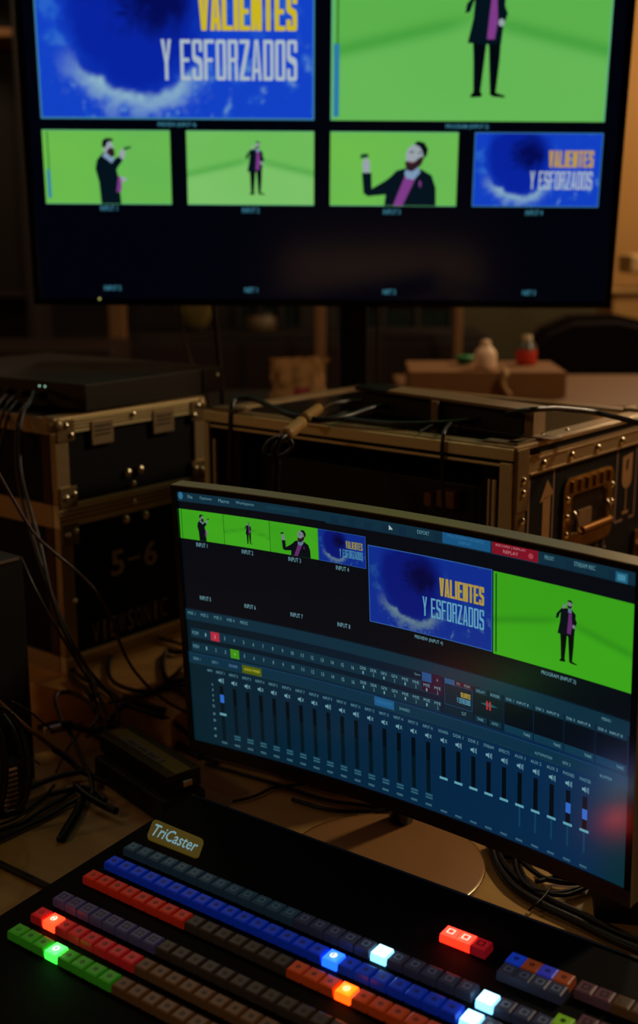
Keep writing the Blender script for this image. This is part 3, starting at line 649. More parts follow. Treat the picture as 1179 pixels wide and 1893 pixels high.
# slim chrome-ish rod beside mast
p = aty(640, 640, 2.75); b = MB(); b.cyl((p.x, 2.75, 0.03), (p.x, 2.75, 1.75), .007, mat('brown_rod', '#6a4a30', .35, .7), 12); b.cyl((p.x, 2.75, 0), (p.x, 2.75, .03), .11, M_bm, 20)
q = aty(644, 600, 2.75); b.box((q.x, 2.735, q.z), (.010, .012, .022), M_rivet, .002)
o = b.build('thin_stand', origin=b.base()); tag(o, 'thin brown metal rod stand just right of the black mast', 'stand')

# ------------------------------------------------------------------ curved monitor
MC = Vector((8.0800e-02, 1.2796e+00, -4.7200e-01+CAMZ)); MYAW, MTILT, MR_ = -6.5950e-01, 5.9500e-02, 2.0703
W = .60; H = .3375
MRot = Matrix.Rotation(MYAW, 4, 'Z') @ Matrix.Rotation(MTILT, 4, 'X')
t = thing('curved_monitor', 'curved black monitor on the desk showing switcher software with faders', 'monitor', MC, MRot.to_euler())
def mloc(s_, z, d):                    # s_ arc length from centre, z up, d towards the viewer
    th = s_/MR_; return ((MR_-d)*math.sin(th), -MR_+(MR_-d)*math.cos(th), z)
def marc(b, s0, s1, z0, z1, d0, d1, m, n=24):
    v = []; f = []
    for i in range(n+1):
        s_ = s0+(s1-s0)*i/n; v += [mloc(s_, z0, d0), mloc(s_, z1, d0), mloc(s_, z1, d1), mloc(s_, z0, d1)]
    for i in range(n):
        a = 4*i
        for k in range(4): f.append((a+k, a+(k+1) % 4, a+4+(k+1) % 4, a+4+k))
    f += [(0, 1, 2, 3), (4*n+3, 4*n+2, 4*n+1, 4*n)]
    b._add(v, f, m)
# in this frame +y is behind the screen, so d towards the viewer is -y
def mloc(s_, z, d):
    th = s_/MR_; return ((MR_-d)*math.sin(th), -MR_+(MR_-d)*math.cos(th) if False else -(MR_*(1-math.cos(th)))-d*math.cos(th), z)
hb_ = H/2
m_mshell = mat('monitor_shell', '#0a0808', .4); m_silver = mat('silver_plastic', '#8c7e5c', .38, .3)
b = MB(); marc(b, -.3075, .3075, -hb_-.0175, hb_+.0065, -.0015, -.020, m_mshell); b.build('shell', t)
b = MB(); marc(b, -.307, .307, hb_+.0066, hb_+.0080, .0035, -.019, m_silver, 30); part_label(b.build('top_edge', t), 'pale strip along the top edge')
b = MB()
marc(b, -.3078, .3078, hb_, hb_+.0066, -.001, .0032, M_blg); marc(b, -.3078, .3078, -hb_-.018, -hb_, -.001, .0032, mat('monitor_chin', '#140a08', .35))
marc(b, -.3078, -.3, -hb_, hb_, -.001, .0032, M_blg, 2); marc(b, .3, .3078, -hb_, hb_, -.001, .0032, M_blg, 2); b.build('bezel', t)
b = MB(); marc(b, -.17, .17, -.11, .12, -.020, -.045, m_mshell); b.build('back_housing', t)
MRGH = .23
mf = lambda u, v, L: mloc((u-.5)*W, (.5-v)*H, .0003+.00016*L)
def mcol(h): return screenmat('ui_'+h, h, 1, MRGH)
A_m = attrmat('monitor_picture', MRGH)
U = dict(bg='#020810', bar='#0a2c3c', bar2='#06202c', txt='#5a8c98', lab='#6a98a4', dark='#020c12', track='#020a10', line='#1c3c34')
U = {k: mcol(v) for k, v in U.items()}
fl = Flat(mf, .04)
def bgc(a, b_):       # b_ 0 = top: dark upper half, teal lower half painted bluer to the right for the viewing angle
    up = hexlin('#020810')[:3]; lo = lerp(hexlin('#05202a')[:3], hexlin('#06284a')[:3], a*1.1); lo = lerp(lo, hexlin('#042a34')[:3], sstep(.9, 1, a))
    return up if b_ < .452 else (lerp(hexlin('#031018')[:3], lo, .35) if b_ < .630 else lo)
fl.grid(0, 0, 1, 1, 40, 100, bgc, A_m, 0)
ms = fl.build('screen', t)
NU = .04
def F_(): return Flat(mf, NU)
# menu bar
fl = F_(); fl.quad(.0, .0, 1, .038, U['bar'], 1); fl.quad(.36, .012, 1, .043, mcol('#08283a'), 1); fl.ell(.008, .017, .006, .014, mcol('#2c6a88'), 2)
for s_, u0, wd_ in (('File', .032, .012), ('Options', .071, .030), ('Macros', .116, .026), ('Workspaces', .168, .044), ('EXPORT', .580, .026), ('PROXY', .838, .018), ('STREAM REC', .905, .040)):
    fl.text(s_, u0-wd_/2, .024, u0+wd_/2, .011, U['txt'], 0, 3)
fl.quad(.22, .012, .30, .024, mcol('#0c3444'), 2)
fl.quad(.621, .002, .721, .039, mcol('#14507c'), 2); fl.text('MULTIVIEW SOURCE', .632, .016, .708, .007, mcol('#2c7094'), 0, 3); fl.text('DISPLAY', .655, .031, .682, .022, mcol('#2c7094'), 0, 3)
fl.quad(.724, -.001, .816, .040, mcol('#781022'), 2); fl.text('RECORD | REPLAY', .732, .016, .792, .007, mcol('#b87880'), 0, 3); fl.text('REPLAY', .747, .032, .777, .022, mcol('#b87880'), 0, 3); fl.ell(.802, .024, .005, .009, mcol('#9c3c48'), 3)
fl.quad(.962, .012, .984, .042, mcol('#1c5a74'), 2); fl.quad(.966, .018, .980, .036, mcol('#3c8098'), 3)
fl.poly([(.505, .012), (.505, .030), (.5088, .025), (.512, .0285), (.5125, .0235)], mcol('#a8b4b4'), 4)
fl.build('menu_bar', ms)
PM = palette('mon_', MRGH, .55)
ce = mcol('#2c5c9c'); cy = mcol('#a8903c'); cw = mcol('#5a98b4'); cgd = mcol('#145018')
thumbs = [(.001, .1115), (.1125, .2245), (.2255, .3405), (.3415, .451)]
gm = ('#3c9c1c', '#46a820', '#2c8418')
for i, (u0, u1) in enumerate(thumbs):
    y0_, y1_ = .180, .067
    if i == 3: wave_window(mf, u0, y0_, u1, y1_, 60, A_m, ce, mcol('#8c8440'), mcol('#4888a0'), ms, 'thumbnail of the blue wave picture', .50, .05, tstep=NU); continue
    fl = F_(); w_ = u1-u0; h_ = y1_-y0_
    fl.grid(u0, y0_, u1, y1_, 30, 12, plain_col('#369a1a', '#40a41c') if i != 1 else green_col('#3a9c1c', '#3ea41e', '#2e8a1a'), A_m, 1)
    if i == 0: man_profile(fl, u0, y0_, w_, h_, PM, 3); fl.quad(u0+.005, y0_, u0+.0065, y1_, cgd, 2)
    if i == 1: man_standing(fl, u0+w_*.55, y0_-.016, -.082, -.5625, PM, 3)
    if i == 2: man_bust(fl, u0, y0_, w_, h_, PM, 3)
    part_label(fl.build('video_window', ms), ('thumbnail of man in profile on green', 'thumbnail of man standing on green', 'thumbnail of bearded man on green')[i])
wave_window(mf, .456, .364, .725, .093, 140, A_m, ce, cy, cw, ms, 'blue wave preview picture titled VALIENTES Y ESFORZADOS', .52, .035, tstep=NU)
fl = F_(); fl.grid(.727, .368, .997, .096, 60, 30, green_col('#369c18', '#3ca61a', '#2c8c18', .95), A_m, 1); fl.quad(.7315, .36, .7345, .102, cgd, 2)
man_standing(fl, .876, .331, -.203, -.5625, PM, 3); part_label(fl.build('video_window', ms), 'green programme picture with standing man')
for s_, u0, v0, wd_ in (('INPUT 1', .054, .197, .028), ('INPUT 2', .168, .197, .028), ('INPUT 3', .283, .195, .030), ('INPUT 4', .396, .195, .030), ('INPUT 5', .054, .404, .028), ('INPUT 6', .167, .404, .028), ('INPUT 7', .282, .402, .030), ('INPUT 8', .395, .401, .030), ('PREVIEW (INPUT 4)', .589, .381, .062), ('PROGRAM (INPUT 2)', .860, .386, .068)):
    fl = F_(); fl.text(s_, u0-wd_/2, v0+.008, u0+wd_/2, v0-.008, U['lab'], .0, 3); fl.build('caption', ms)
# mix effects tabs
fl = F_(); fl.quad(0, .457, 1, .500, U['bar'], 1)
for k, s_ in enumerate(('M/E 1', 'M/E 2', 'M/E 3', 'M/E 4', 'PREVIZ')): fl.text(s_, .006+.0335*k, .478, .006+.0335*k+.019, .466, U['txt'], 0, 3)
fl.text('MENU', .945, .478, .962, .468, U['txt'], 0, 3); fl.build('tab_bar', ms)
labs = [str(i+1) for i in range(16)] + ['DDR', 'DDR', 'GFX', 'GFX', 'M/E', 'M/E', 'M/E', 'M/E']
for row, (v0, v1, vc) in enumerate(((.531, .569, .550), (.587, .625, .604))):
    fl = F_(); fl.quad(.010, v0, .612, v1, U['bar'], 1); fl.text('PGM' if row == 0 else 'PREV', .014, vc+.007, .030, vc-.007, U['txt'], 0, 3)
    for k, s_ in enumerate(labs):
        u0 = .0485+.0243*k
        if k < 16: wd_ = .003*len(s_); fl.text(s_, u0-wd_/2, vc+.007, u0+wd_/2, vc-.007, U['lab'], 0, 3)
        else: fl.text(s_, u0-.007, vc-.002, u0+.007, vc-.013, U['lab'], 0, 3); fl.text(str(k % 2+1), u0-.0015, vc+.014, u0+.0015, vc+.003, U['lab'], 0, 3)
    on = (1, '#a8283c') if row == 0 else (3, '#3c8c14')
    u0 = .0485+.0243*on[0]; fl.quad(u0-.011, vc-.018, u0+.011, vc+.018, mcol(on[1]), 4); fl.text(str(on[0]+1), u0-.002, vc+.006, u0+.002, vc-.006, mcol('#d0a0a0' if row == 0 else '#7cc060'), 0, 5)
    part_label(fl.build('source_row', ms), ('programme row with a red lit source', 'preview row with a green lit source')[row])
fl = F_(); fl.quad(.572, .496, .619, .565, mcol('#28142a'), 2); fl.quad(.573, .498, .594, .530, mcol('#1c4c80'), 3); fl.text('Sync', .556, .519, .569, .508, U['txt'], 0, 3); fl.text('A', .605, .519, .609, .508, mcol('#7a8a94'), 0, 4); fl.build('sync_panel', ms)
wave_window(mf, .623, .590, .683, .515, 40, A_m, ce, cy, cw, ms, 'tiny wave thumbnail in the transition panel', .5, .05, tstep=NU)
fl = F_(); fl.quad(.622, .497, .684, .622, mcol('#08202c'), 1); fl.quad(.623, .498, .645, .515, mcol('#1c5078'), 2); fl.quad(.645, .498, .684, .515, mcol('#3a1420'), 2); fl.text('FX', .650, .511, .657, .502, U['lab'], 0, 3); fl.text('PGM', .666, .511, .678, .502, U['lab'], 0, 3); fl.text('CUT', .660, .612, .670, .600, U['lab'], 0, 3)
fl.quad(.686, .497, .747, .622, mcol('#041820'), 1)
for u0 in (.689, .720): fl.quad(u0, .500, u0+.025, .520, U['bar'], 2); fl.quad(u0, .597, u0+.025, .618, U['bar'], 2)
fl.text('DELAY', .692, .515, .710, .506, U['lab'], 0, 3); fl.text('BORDER', .722, .515, .741, .506, U['lab'], 0, 3); fl.text('TAKE', .694, .612, .707, .603, U['lab'], 0, 3); fl.text('AUTO', .725, .612, .738, .603, U['lab'], 0, 3)
fl.poly([(.700, .549), (.718, .556), (.738, .549), (.718, .542)], mcol('#1c5058'), 2); fl.quad(.713, .536, .7165, .566, mcol('#a82c30'), 3); fl.quad(.7195, .536, .723, .566, mcol('#a82c30'), 3); fl.build('transition_panel', ms)
for k in range(4):
    u0 = .751+.0612*k; fl = F_(); fl.quad(u0, .497, u0+.059, .520, U['bar'], 1); fl.quad(u0, .520, u0+.059, .597, mcol('#020a12'), 1); fl.quad(u0, .597, u0+.059, .623, mcol('#0c3448'), 1)
    fl.text('DSK %d' % (k+1), u0+.004, .513, u0+.020, .504, U['lab'], 0, 3); fl.text('INPUT 8', u0+.026, .513, u0+.050, .504, U['lab'], 0, 3); fl.text('TAKE', u0+.040, .614, u0+.054, .605, U['lab'], 0, 3); fl.build('keyer_panel', ms)
fl = F_(); fl.quad(0, .634, 1, .674, mcol('#0a2e42'), 1); fl.quad(0, .6335, 1, .6350, mcol('#1c4668'), 2); fl.quad(0, .6735, .88, .6750, U['line'], 2)
fl.text('DDR 1', .012, .660, .030, .649, U['txt'], 0, 3); fl.text('GFX 1', .060, .660, .076, .649, U['txt'], 0, 3); fl.text('SOUND', .104, .660, .126, .649, mcol('#5a7ca8'), 0, 3)
fl.quad(.138, .640, .187, .672, mcol('#4c5a0c'), 3); fl.text('AUDIO MIXER', .143, .660, .183, .650, mcol('#b8b83c'), 0, 4)
fl.quad(.462, .636, .508, .668, mcol('#1c5884'), 3); fl.text('SNAPSHOT', .468, .657, .503, .646, mcol('#2c70a0'), 0, 4); fl.text('SHARED', .520, .660, .544, .649, U['txt'], 0, 3)
fl.text('AUTOMATION', .815, .665, .850, .655, U['txt'], 0, 3); fl.text('GFX 2', .871, .665, .887, .655, U['txt'], 0, 3); fl.text('BUFFER', .945, .663, .968, .654, U['txt'], 0, 3)
part_label(fl.build('tab_bar', ms), 'tab bar with a yellow-green lit tab')
# faders
names = ['INPUT %d' % (i+1) for i in range(16)] + ['SOUNDS', 'DDR 1', 'DDR 2', 'STREAM', 'EFFECTS', 'AUX 1', 'AUX 2', 'AUX 3', 'PHONES', 'MASTER']
for k, s_ in enumerate(names):
    u = .0805+.0336*k if k < 16 else .619+.0331*(k-16); fl = F_()
    wd_ = .022; fl.text(s_, u-wd_/2, .6985, u+wd_/2, .6875, U['txt'], 0, 3)
    on = k in (0, 8, 10) or k > 16
    fl.poly([(u-.006, .720), (u-.002, .720), (u+.001, .714), (u+.001, .735), (u-.002, .729), (u-.006, .729)], U['lab'], 3)
    if on:
        fl.quad(u+.003, .717, u+.0042, .732, U['lab'], 3); fl.quad(u+.0058, .714, u+.007, .735, U['lab'], 3)
    else: fl.poly([(u+.003, .718), (u+.0042, .718), (u+.0085, .731), (u+.0073, .731)], U['lab'], 3); fl.poly([(u+.0073, .718), (u+.0085, .718), (u+.0042, .731), (u+.003, .731)], U['lab'], 3)
    tl, tr = u-.0045, u+.0045
    if k < 16:
        fl.quad(tl, .748, tr, .815, U['track'], 2); fl.quad(tl, .815, tr, .935 if k else .975, mcol('#03141c'), 2)
        if k == 0: fl.quad(tl, .782, tr+.001, .815, mcol('#2c64c0'), 3); fl.quad(u-.008, .858, u+.009, .868, mcol('#5a94a0'), 3); fl.quad(u-.003, .868, u+.003, .955, mcol('#0c3850'), 2)
        else:
            fl.quad(u-.007, .940, u+.009, .947, mcol('#2c5868'), 3); fl.quad(u-.007, .951, u+.009, .958, mcol('#2c5868'), 3)
        fl.text('MONO', u-.007, .986, u+.007, .977, U['txt'], 0, 3)
    else:
        fl.quad(tl, .748, tr, .858, U['track'], 2); fl.quad(u-.009, .859, u+.009, .868, mcol('#5a98a8'), 3)
        if k > 20: fl.quad(u-.002, .868, u+.002, .940, mcol('#0c3a58'), 2)
        if k > 23: fl.quad(tl, .790, tr+.001, .825, mcol('#2c64c0'), 3)
        fl.text('MONO', u-.007, .991, u+.007, .983, U['txt'], 0, 3)
    o = fl.build('channel_fader', ms)
    if k in (0, 24, 25): part_label(o, 'fader with blue level block')
fl = F_(); fl.text('dBFS', .046, .697, .060, .688, U['txt'], 0, 3)
for k, (s_, v_) in enumerate((('0', .748), ('3', .770), ('6', .792), ('9', .814), ('12', .836), ('20', .869), ('30', .896), ('40', .931), ('60', .961))): fl.text(s_, .0575-.0015*len(s_), v_+.005, .0575+.0015*len(s_), v_-.005, U['lab'], 0, 3)
fl.build('level_scale', ms)
# stand
BC = (.08, 1.315, DZ)
Mi = (Matrix.Translation(MC) @ MRot).inverted()
b = MB(); b.M = Mi
b.lathe([(.0001, .0), (.118, .0), (.121, .002), (.121, .005), (.118, .0065), (.0001, .0068)], mat('stand_disc', '#a87848', .42, .1), (BC[0], BC[1], DZ+.0006), 64)
b.lathe([(.1195, .006), (.1215, .0055), (.1215, .003)], mat('disc_rim', '#c8b890', .25, 1), (BC[0], BC[1], DZ+.0006), 64)
part_label(b.build('stand_base', t), 'round tan metallic base disc')
b = MB(); b.M = Mi; b.cyl((BC[0]+.026, BC[1]+.102, DZ+.007), (BC[0]+.036, BC[1]+.024, 1.03), .016, M_blg, 20, .016); b.build('neck', t)

# ------------------------------------------------------------------ control panel (switcher surface)
CO = Vector((-.2127, 1.2416, -.6793+CAMZ)); CYAW, CTILT = -.6392, .0673
CRot = Matrix.Rotation(CYAW, 4, 'Z') @ Matrix.Rotation(CTILT, 4, 'X')
t = thing('control_surface', 'black video control panel with rows of lit coloured keys on the desk', 'control panel', CO, CRot.to_euler())
CM = Matrix.Translation(CO) @ CRot; CMi = CM.inverted()
TP = -.010
xa, xb, ya, yb = -.038, .80, -.42, .141
def down(x, y):                         # drop from the sloped top to just above the desk, in local axes
    p = CM @ Vector((x, y, TP)); q = Vector((p.x, p.y, DZ+.0008)); return CMi @ q
b = MB(); tops = [(xa, ya), (xb, ya), (xb, yb), (xa, yb)]
bots = [(xa, ya), (xb, ya), (xb, yb-.055), (xa, yb-.055)]
b.hexa([down(*p) for p in bots]+[(x, y, TP) for x, y in tops], mat('panel_black', '#020202', .75, bump=.1, bscale=700, spec=.15))
bmesh.ops.bevel(b.bm, geom=[e for e in b.bm.edges], offset=.003, segments=2, affect='EDGES')
b.build('body', t)
b = MB(); b.box(((xa+xb)/2, yb-.006, TP+.0008), (xb-xa-.01, .004, .0016), M_blg, .0005); b.build('rear_rib', t)
# yellow plate standing for an overlaid highlight, glow put into its material
def onp(px, py, z):
    n = CRot @ Vector((0, 0, 1)); o_ = CM @ Vector((0, 0, z)); c = Vector((0, 0, CAMZ)); d = ray(px, py); k = (o_-c).dot(n)/d.dot(n); return CMi @ (c+d*k)
Q = [onp(*q, TP+.002) for q in ((270, 1549), (366, 1587), (378, 1552), (284, 1513))]
def bad(a, b_, L):
    p = (Q[0]*(1-a)+Q[1]*a)*(1-b_)+(Q[3]*(1-a)+Q[2]*a)*b_; return (p.x, p.y, TP+.002+.0003*L)
ring = [((x+1)/2, (y+1)/2) for x, y in [(px/1.0, py/1.0) for px, py in rring(1, 1, .16)]]
ring = []
for cx_, cy_, a0 in ((.92, .80, 0), (.08, .80, 90), (.08, .20, 180), (.92, .20, 270)):
    for k in range(6): a = R(a0+18*k); ring.append((cx_+.08*math.cos(a), cy_+.20*math.sin(a)))
b = MB(); top = [Vector(bad(x, y, 0)) for x, y in ring]; n = len(top)
b._add([v-Vector((0, 0, .0018)) for v in top]+top, [tuple(range(n))[::-1], tuple(range(n, 2*n))]+[(i, (i+1) % n, n+(i+1) % n, n+i) for i in range(n)], mat('highlight_gold', '#201a04', .5, emit='#463806', es=.8))
bd = b.build('highlight_plate', t); part_label(bd, 'dim yellow rounded plate glowing behind the name')
fl = Flat(lambda x, y, L: bad(x, y, L)); V, Fc = text2d('TriCaster', .012)
fl._add([bad(.06+.87*x+.05*(y-.5), .20+.60*y, 2) for x, y in V], Fc, mat('glowing_lettering', '#101010', .5, emit='#6c949c', es=1)); part_label(fl.build('name_lettering', bd), 'pale italic lettering')  # lettering given its own made-up glow
# keys
KEYC = dict(
 blue=('#0a2890', '#0c2c9c', .50), red=('#8c1c10', '#a82410', .40), orange=('#8a2c0c', '#a83810', .40), red2=('#8c1418', '#a81c1c', .42), green=('#2c6a14', '#348418', .40),
 slate=('#2a363e', '#20343e', .45), slate2=('#302e38', '#2c2c3c', .40), mauve=('#3a3444', '#383048', .45), clear=('#241a12', '#2a1e14', .45), clear2=('#2a1a0e', '#442812', .60), pink=('#6a4448', '#3c2428', .5),
 lblue=('#2050ff', '#1450f0', 5.5), lwhite=('#a0d8ff', '#74c4f4', 4.5), lred=('#ff5030', '#ff3818', 5.5), lorange=('#ff6020', '#ff4808', 6.0), lgreen=('#60ff60', '#30e838', 5.0), led=('#ff3828', '#ff2410', 5.0), dred=('#8c1820', '#8c1018', .8), lime=('#6a8a20', '#5c8414', .8), ora2=('#80401c', '#803414', .55), bl2=('#1c3cb0', '#1438b8', .6), vio=('#34309c', '#3034a8', .55))
KM = {}
for k, (bc, ec, es) in KEYC.items():
    lit = es > 2
    KM[k] = (mat('key_'+k, bc, .3, emit=ec, es=es*(.55 if lit else .42), spec=.45), mat('keytop_'+k, bc, .4, emit=({'lblue': '#1e50f0', 'lwhite': '#a0dcff', 'lred': '#ff3018', 'lorange': '#ff5808', 'lgreen': '#3cf850', 'led': '#ff3424'}[k] if lit else ec), es=es*(.75 if lit else .75), spec=.3),
             mat('keyleg_'+k, '#080604' if k not in ('slate', 'slate2') else '#6a7a84', .5, emit=(ec if not lit else {'lblue': '#e8f0ff', 'lwhite': '#ffffff', 'lred': '#ffd8b8', 'lorange': '#ffe8a0', 'lgreen': '#d8ffe0', 'led': '#ffc0a8'}[k]), es=(.08 if not lit and k not in ('slate', 'slate2') else (.6 if not lit else 1.6))))
KW = .0172
def key_mesh(kind, legend, sq=False):
    mb_, mt, ml = KM[kind]; b = MB(); w = KW/2; h = .0100; tw = w-.0022
    r0 = [(-w, -w), (w, -w), (w, w), (-w, w)]; r1 = r0; r2 = [(-w+.0006, -w+.0006), (w-.0006, -w+.0006), (w-.0006, w-.0006), (-w+.0006, w-.0006)]; r3 = [(-tw, -tw), (tw, -tw), (tw, tw), (-tw, tw)]
    rings = [(r0, TP), (r1, TP+.0045), (r2, -.0008), (r3, .0)]
    v = [(x, y, z) for rg, z in rings for x, y in rg]
    f1 = [(j*4+i, j*4+(i+1) % 4, (j+1)*4+(i+1) % 4, (j+1)*4+i) for j in range(2) for i in range(4)]
    b._add(v, f1, mb_); b._add(v, [(8+i, 8+(i+1) % 4, 12+(i+1) % 4, 12+i) for i in range(4)]+[(12, 13, 14, 15)], mt)
    if legend:
        lw = tw*((.50 if kind[0] != 'l' or kind == 'lime' else .70) if not sq else .62)
        if sq:       # hollow square legend
            for a in ((-lw, -lw, lw, -lw*.6), (-lw, lw*.6, lw, lw), (-lw, -lw, -lw*.6, lw), (lw*.6, -lw, lw, lw)): b._add([(a[0], a[1], .0002), (a[2], a[1], .0002), (a[2], a[3], .0002), (a[0], a[3], .0002)], [(0, 1, 2, 3)], ml)
        else:
            n = 10; b._add([(lw*.85*math.cos(2*math.pi*i/n), lw*.9*math.sin(2*math.pi*i/n), .0002) for i in range(n)], [tuple(range(n))], ml)
        V, Fc = text2d(legend)
        b._add([((x-.5)*lw*.75, (y-.5)*lw*1.2, .0004) for x, y in V], Fc, mt if kind[0] != 'l' else M_bm)
    return b
keys = []      # (x, y, kind, legend, sq)
rowy = [0, -.0325, -.0652, -.1115, -.144, -.1765]; rowx = [0, .0029, .0036, .0075, .010, .0124]
for i in range(24):
    keys.append((i*.019, rowy[0], 'lwhite' if i == 18 else ('slate' if i < 13 else 'slate2'), 'E', True))
    keys.append((i*.019+rowx[1], rowy[1], 'lblue' if i == 16 else 'blue', 'F', False))
    keys.append((i*.019+rowx[2], rowy[2], 'lorange' if i == 18 else ('red' if i < 8 else ('clear' if i < 15 else 'orange')), str(i+1), False))
    keys.append((i*.019+rowx[3], rowy[3], 'mauve' if i < 8 else 'clear', str(i+1), i < 8))
    keys.append((i*.019+rowx[4], rowy[4], 'lred' if i == 1 else ('red2' if i < 8 else 'clear2'), str(i+1), False))
    keys.append((i*.019+rowx[5], rowy[5], 'lgreen' if i == 3 else ('green' if i < 8 else 'clear2'), str(i+1), False))
for k in range(4): keys.append((.4605+.0185*k, -.003, 'lwhite' if k == 0 else 'slate2', 'E', True)); keys.append((.4612+.0185*k, -.034, 'lwhite' if k == 0 else 'slate2', 'O', False))
for k, kd in enumerate(('led', 'led', 'dred')): keys.append((.383+.0170*k, .0625, kd, 'E', True))
for k, kd in enumerate(('bl2', 'ora2', 'vio', 'ora2')): keys.append((.4565+.0165*k, .0605, kd, 'O', False)); keys.append((.4575+.0165*k, .0425, 'slate2', 'E', True))
for k in range(6): keys.append((.5290+.0180*k, .0590, 'clear2' if k > 1 else 'pink', 'E', True))
keys.append((.531, .006, 'lime', 'O', False)); keys += [(.5495+.018*k, .0165, 'pink', 'E', True) for k in range(3)]
def vis(x, y):
    p = CM @ Vector((x, y, 0)); r = p-Vector((0, 0, CAMZ)); d = r.y*math.cos(PITCH)-r.z*math.sin(PITCH); u_ = r.z*math.cos(PITCH)+r.y*math.sin(PITCH)
    px = CX+F*r.x/d; py = CY-F*u_/d; return (-14 < px < 1195 and py < 1908), d
ks = [(vis(k[0], k[1])[1], k) for k in keys if vis(k[0], k[1])[0]]; ks.sort(key=lambda q: q[0])
KL = dict(lblue='bright blue lit key', lwhite='bright white lit key', lred='bright red lit key', lorange='bright orange lit key', lgreen='bright green lit key', led='glowing red key', blue='blue key', red='red-orange key', red2='red key', green='green key', orange='dim orange key', mauve='mauve key', slate='grey-blue key', slate2='grey key', clear='brownish clear key', clear2='brown clear key', dred='dark red key', lime='lime green key', ora2='orange key', bl2='blue key', vio='violet key', pink='pinkish clear key')
cache = {}; rest = MB()
for j, (d, k) in enumerate(ks):
    x, y, kd, lg, sq = k
    if j < 99:
        key = (kd, lg, sq)
        if key not in cache: o = key_mesh(kd, lg, sq).build('key', t); cache[key] = o.data
        else: o = bpy.data.objects.new('key', cache[key]); COL.objects.link(o); o.parent = t
        o.location = (x, y, 0); part_label(o, KL[kd])
    else:
        s_ = key_mesh(kd, lg, sq); s_.bm.verts.ensure_lookup_table(); s_.bm.verts.index_update()
        fs = {}
        for f in s_.bm.faces: fs.setdefault(f.material_index, []).append([v.index for v in f.verts])
        rest.bm.verts.ensure_lookup_table()
        vs = [rest.bm.verts.new(v.co+Vector((x, y, 0))) for v in s_.bm.verts]
        for mi_, L in fs.items():
            kk = rest.mi(s_.mats[mi_])
            for f in L: fc = rest.bm.faces.new([vs[i] for i in f]); fc.material_index = kk
        s_.bm.free()
# point lights added above the brightest keys spread their glow over neighbours
for x, y, c_, p_ in ((16*.019+rowx[1], rowy[1], (.15, .35, 1), .012), (18*.019, 0, (.5, .8, 1), .010), (18*.019+rowx[2], rowy[2], (1, .28, .04), .016), (.019+rowx[4], rowy[4], (1, .10, .05), .014),
                     (3*.019+rowx[5], rowy[5], (.15, 1, .2), .014), (.4605, -.003, (.5, .8, 1), .010), (.4612, -.034, (.4, .7, 1), .010), (.392, .0625, (1, .08, .04), .026)):
    p = CM @ Vector((x, y, .009)); light('key_glow', 'POINT', p, p_, c_, .004)
if ks[99:]:
    o = rest.build('key', t); o['kind'] = 'stuff'; part_label(o, 'farthest left keys of the back rows')

# ------------------------------------------------------------------ black tower at left
E_ = atz(42, 1028, CAMZ-.42); ang = 51.5
t = thing('equipment_tower', 'plain black equipment box standing at the far left edge of the desk', 'equipment box', (E_.x, E_.y, DZ+.001), (0, 0, R(ang)))
hh = CAMZ-.42-DZ-.001
b = MB(); b.box((-.11, .10, hh/2), (.22, .20, hh), mat('tower_black', '#040404', .5), .003); b.build('housing', t)
b = MB(); b.box((-.11, -.001, hh-.0015), (.205, .003, .003), mat('lit_edge', '#8a7c6c', .4, .6)); part_label(b.build('lit_edge_strip', t), 'thin pale strip painted as a lit top edge')  # pale strip paints light along the top edge of the black box
b = MB()
for k in range(4): b.cyl((-.03-.16*(k % 2), .03+.14*(k//2), -.0008), (-.03-.16*(k % 2), .03+.14*(k//2), .004), .008, M_rub, 10)
b.build('foot', t)
# ------------------------------------------------------------------ olive-topped power unit on a black box
P = [atz(183, 1356, DZ+.062), atz(309, 1437, DZ+.062), atz(349, 1414, DZ+.062), atz(234, 1334, DZ+.062)]
ax = (P[1]-P[0]); ang = math.atan2(ax.y, ax.x); L = ax.length; wv = (P[3]-P[0]); Wd = abs(wv.dot(Vector((-math.sin(ang), math.cos(ang), 0))))
Wd = max(.05, min(.07, Wd))
t = thing('power_unit', 'long olive-topped power unit with ribs and white label, behind the control panel', 'power unit', (P[0].x, P[0].y, DZ+.036), (0, 0, ang))
m_ol = mat('olive_metal', '#8a7822', .45, .3, var=.15, vscale=30)
b = MB(); b.box((L/2, Wd/2, .0125), (L, Wd, .025), M_bl, .002); b.box((L/2, Wd/2, .0256), (L-.003, Wd-.003, .0012), m_ol, .0004)
for k in (.06, .14, .22, .78, .86, .94): b.box((L/2, Wd*k, .0265), (L-.006, .0016, .0016), M_bm)
b.build('body', t)
b = MB(); b.box((L*.48, Wd*.36, .0267), (L*.55, .014, .0012), mat('label_pale', '#84786a', .6, var=.2)); lb = b.build('label', t)
fl = Flat(lambda x, y, Lr: (x, y, .0275)); [fl.quad(L*(.24+.048*q_), Wd*.36-.004, L*(.24+.048*q_+(.030 if q_ % 3 else .018)), Wd*.36+(.004 if q_ % 2 else .0025), M_bm) for q_ in range(10)]; part_label(fl.build('label_lettering', lb), 'illegible small dark lettering')
b = MB(); b.box((L+.004, Wd*.5, .013), (.010, .014, .008), M_rivet, .001); b.build('connector', t)
b = MB(); b.cyl((-.001, Wd*.5, .013), (-.028, Wd*.5, .013), .006, M_rub, 10); b.build('cord_inlet', t)
t = thing('black_adapter_box', 'dark box with faint upside-down lettering under the olive power unit', 'box', (P[0].x, P[0].y, DZ+.001), (0, 0, ang))
b = MB(); b.box((L*.56, Wd*.35, .017), (L*1.02, Wd*1.25, .033), mat('box_darkred', '#0a0505', .6), .003); b.build('body', t)
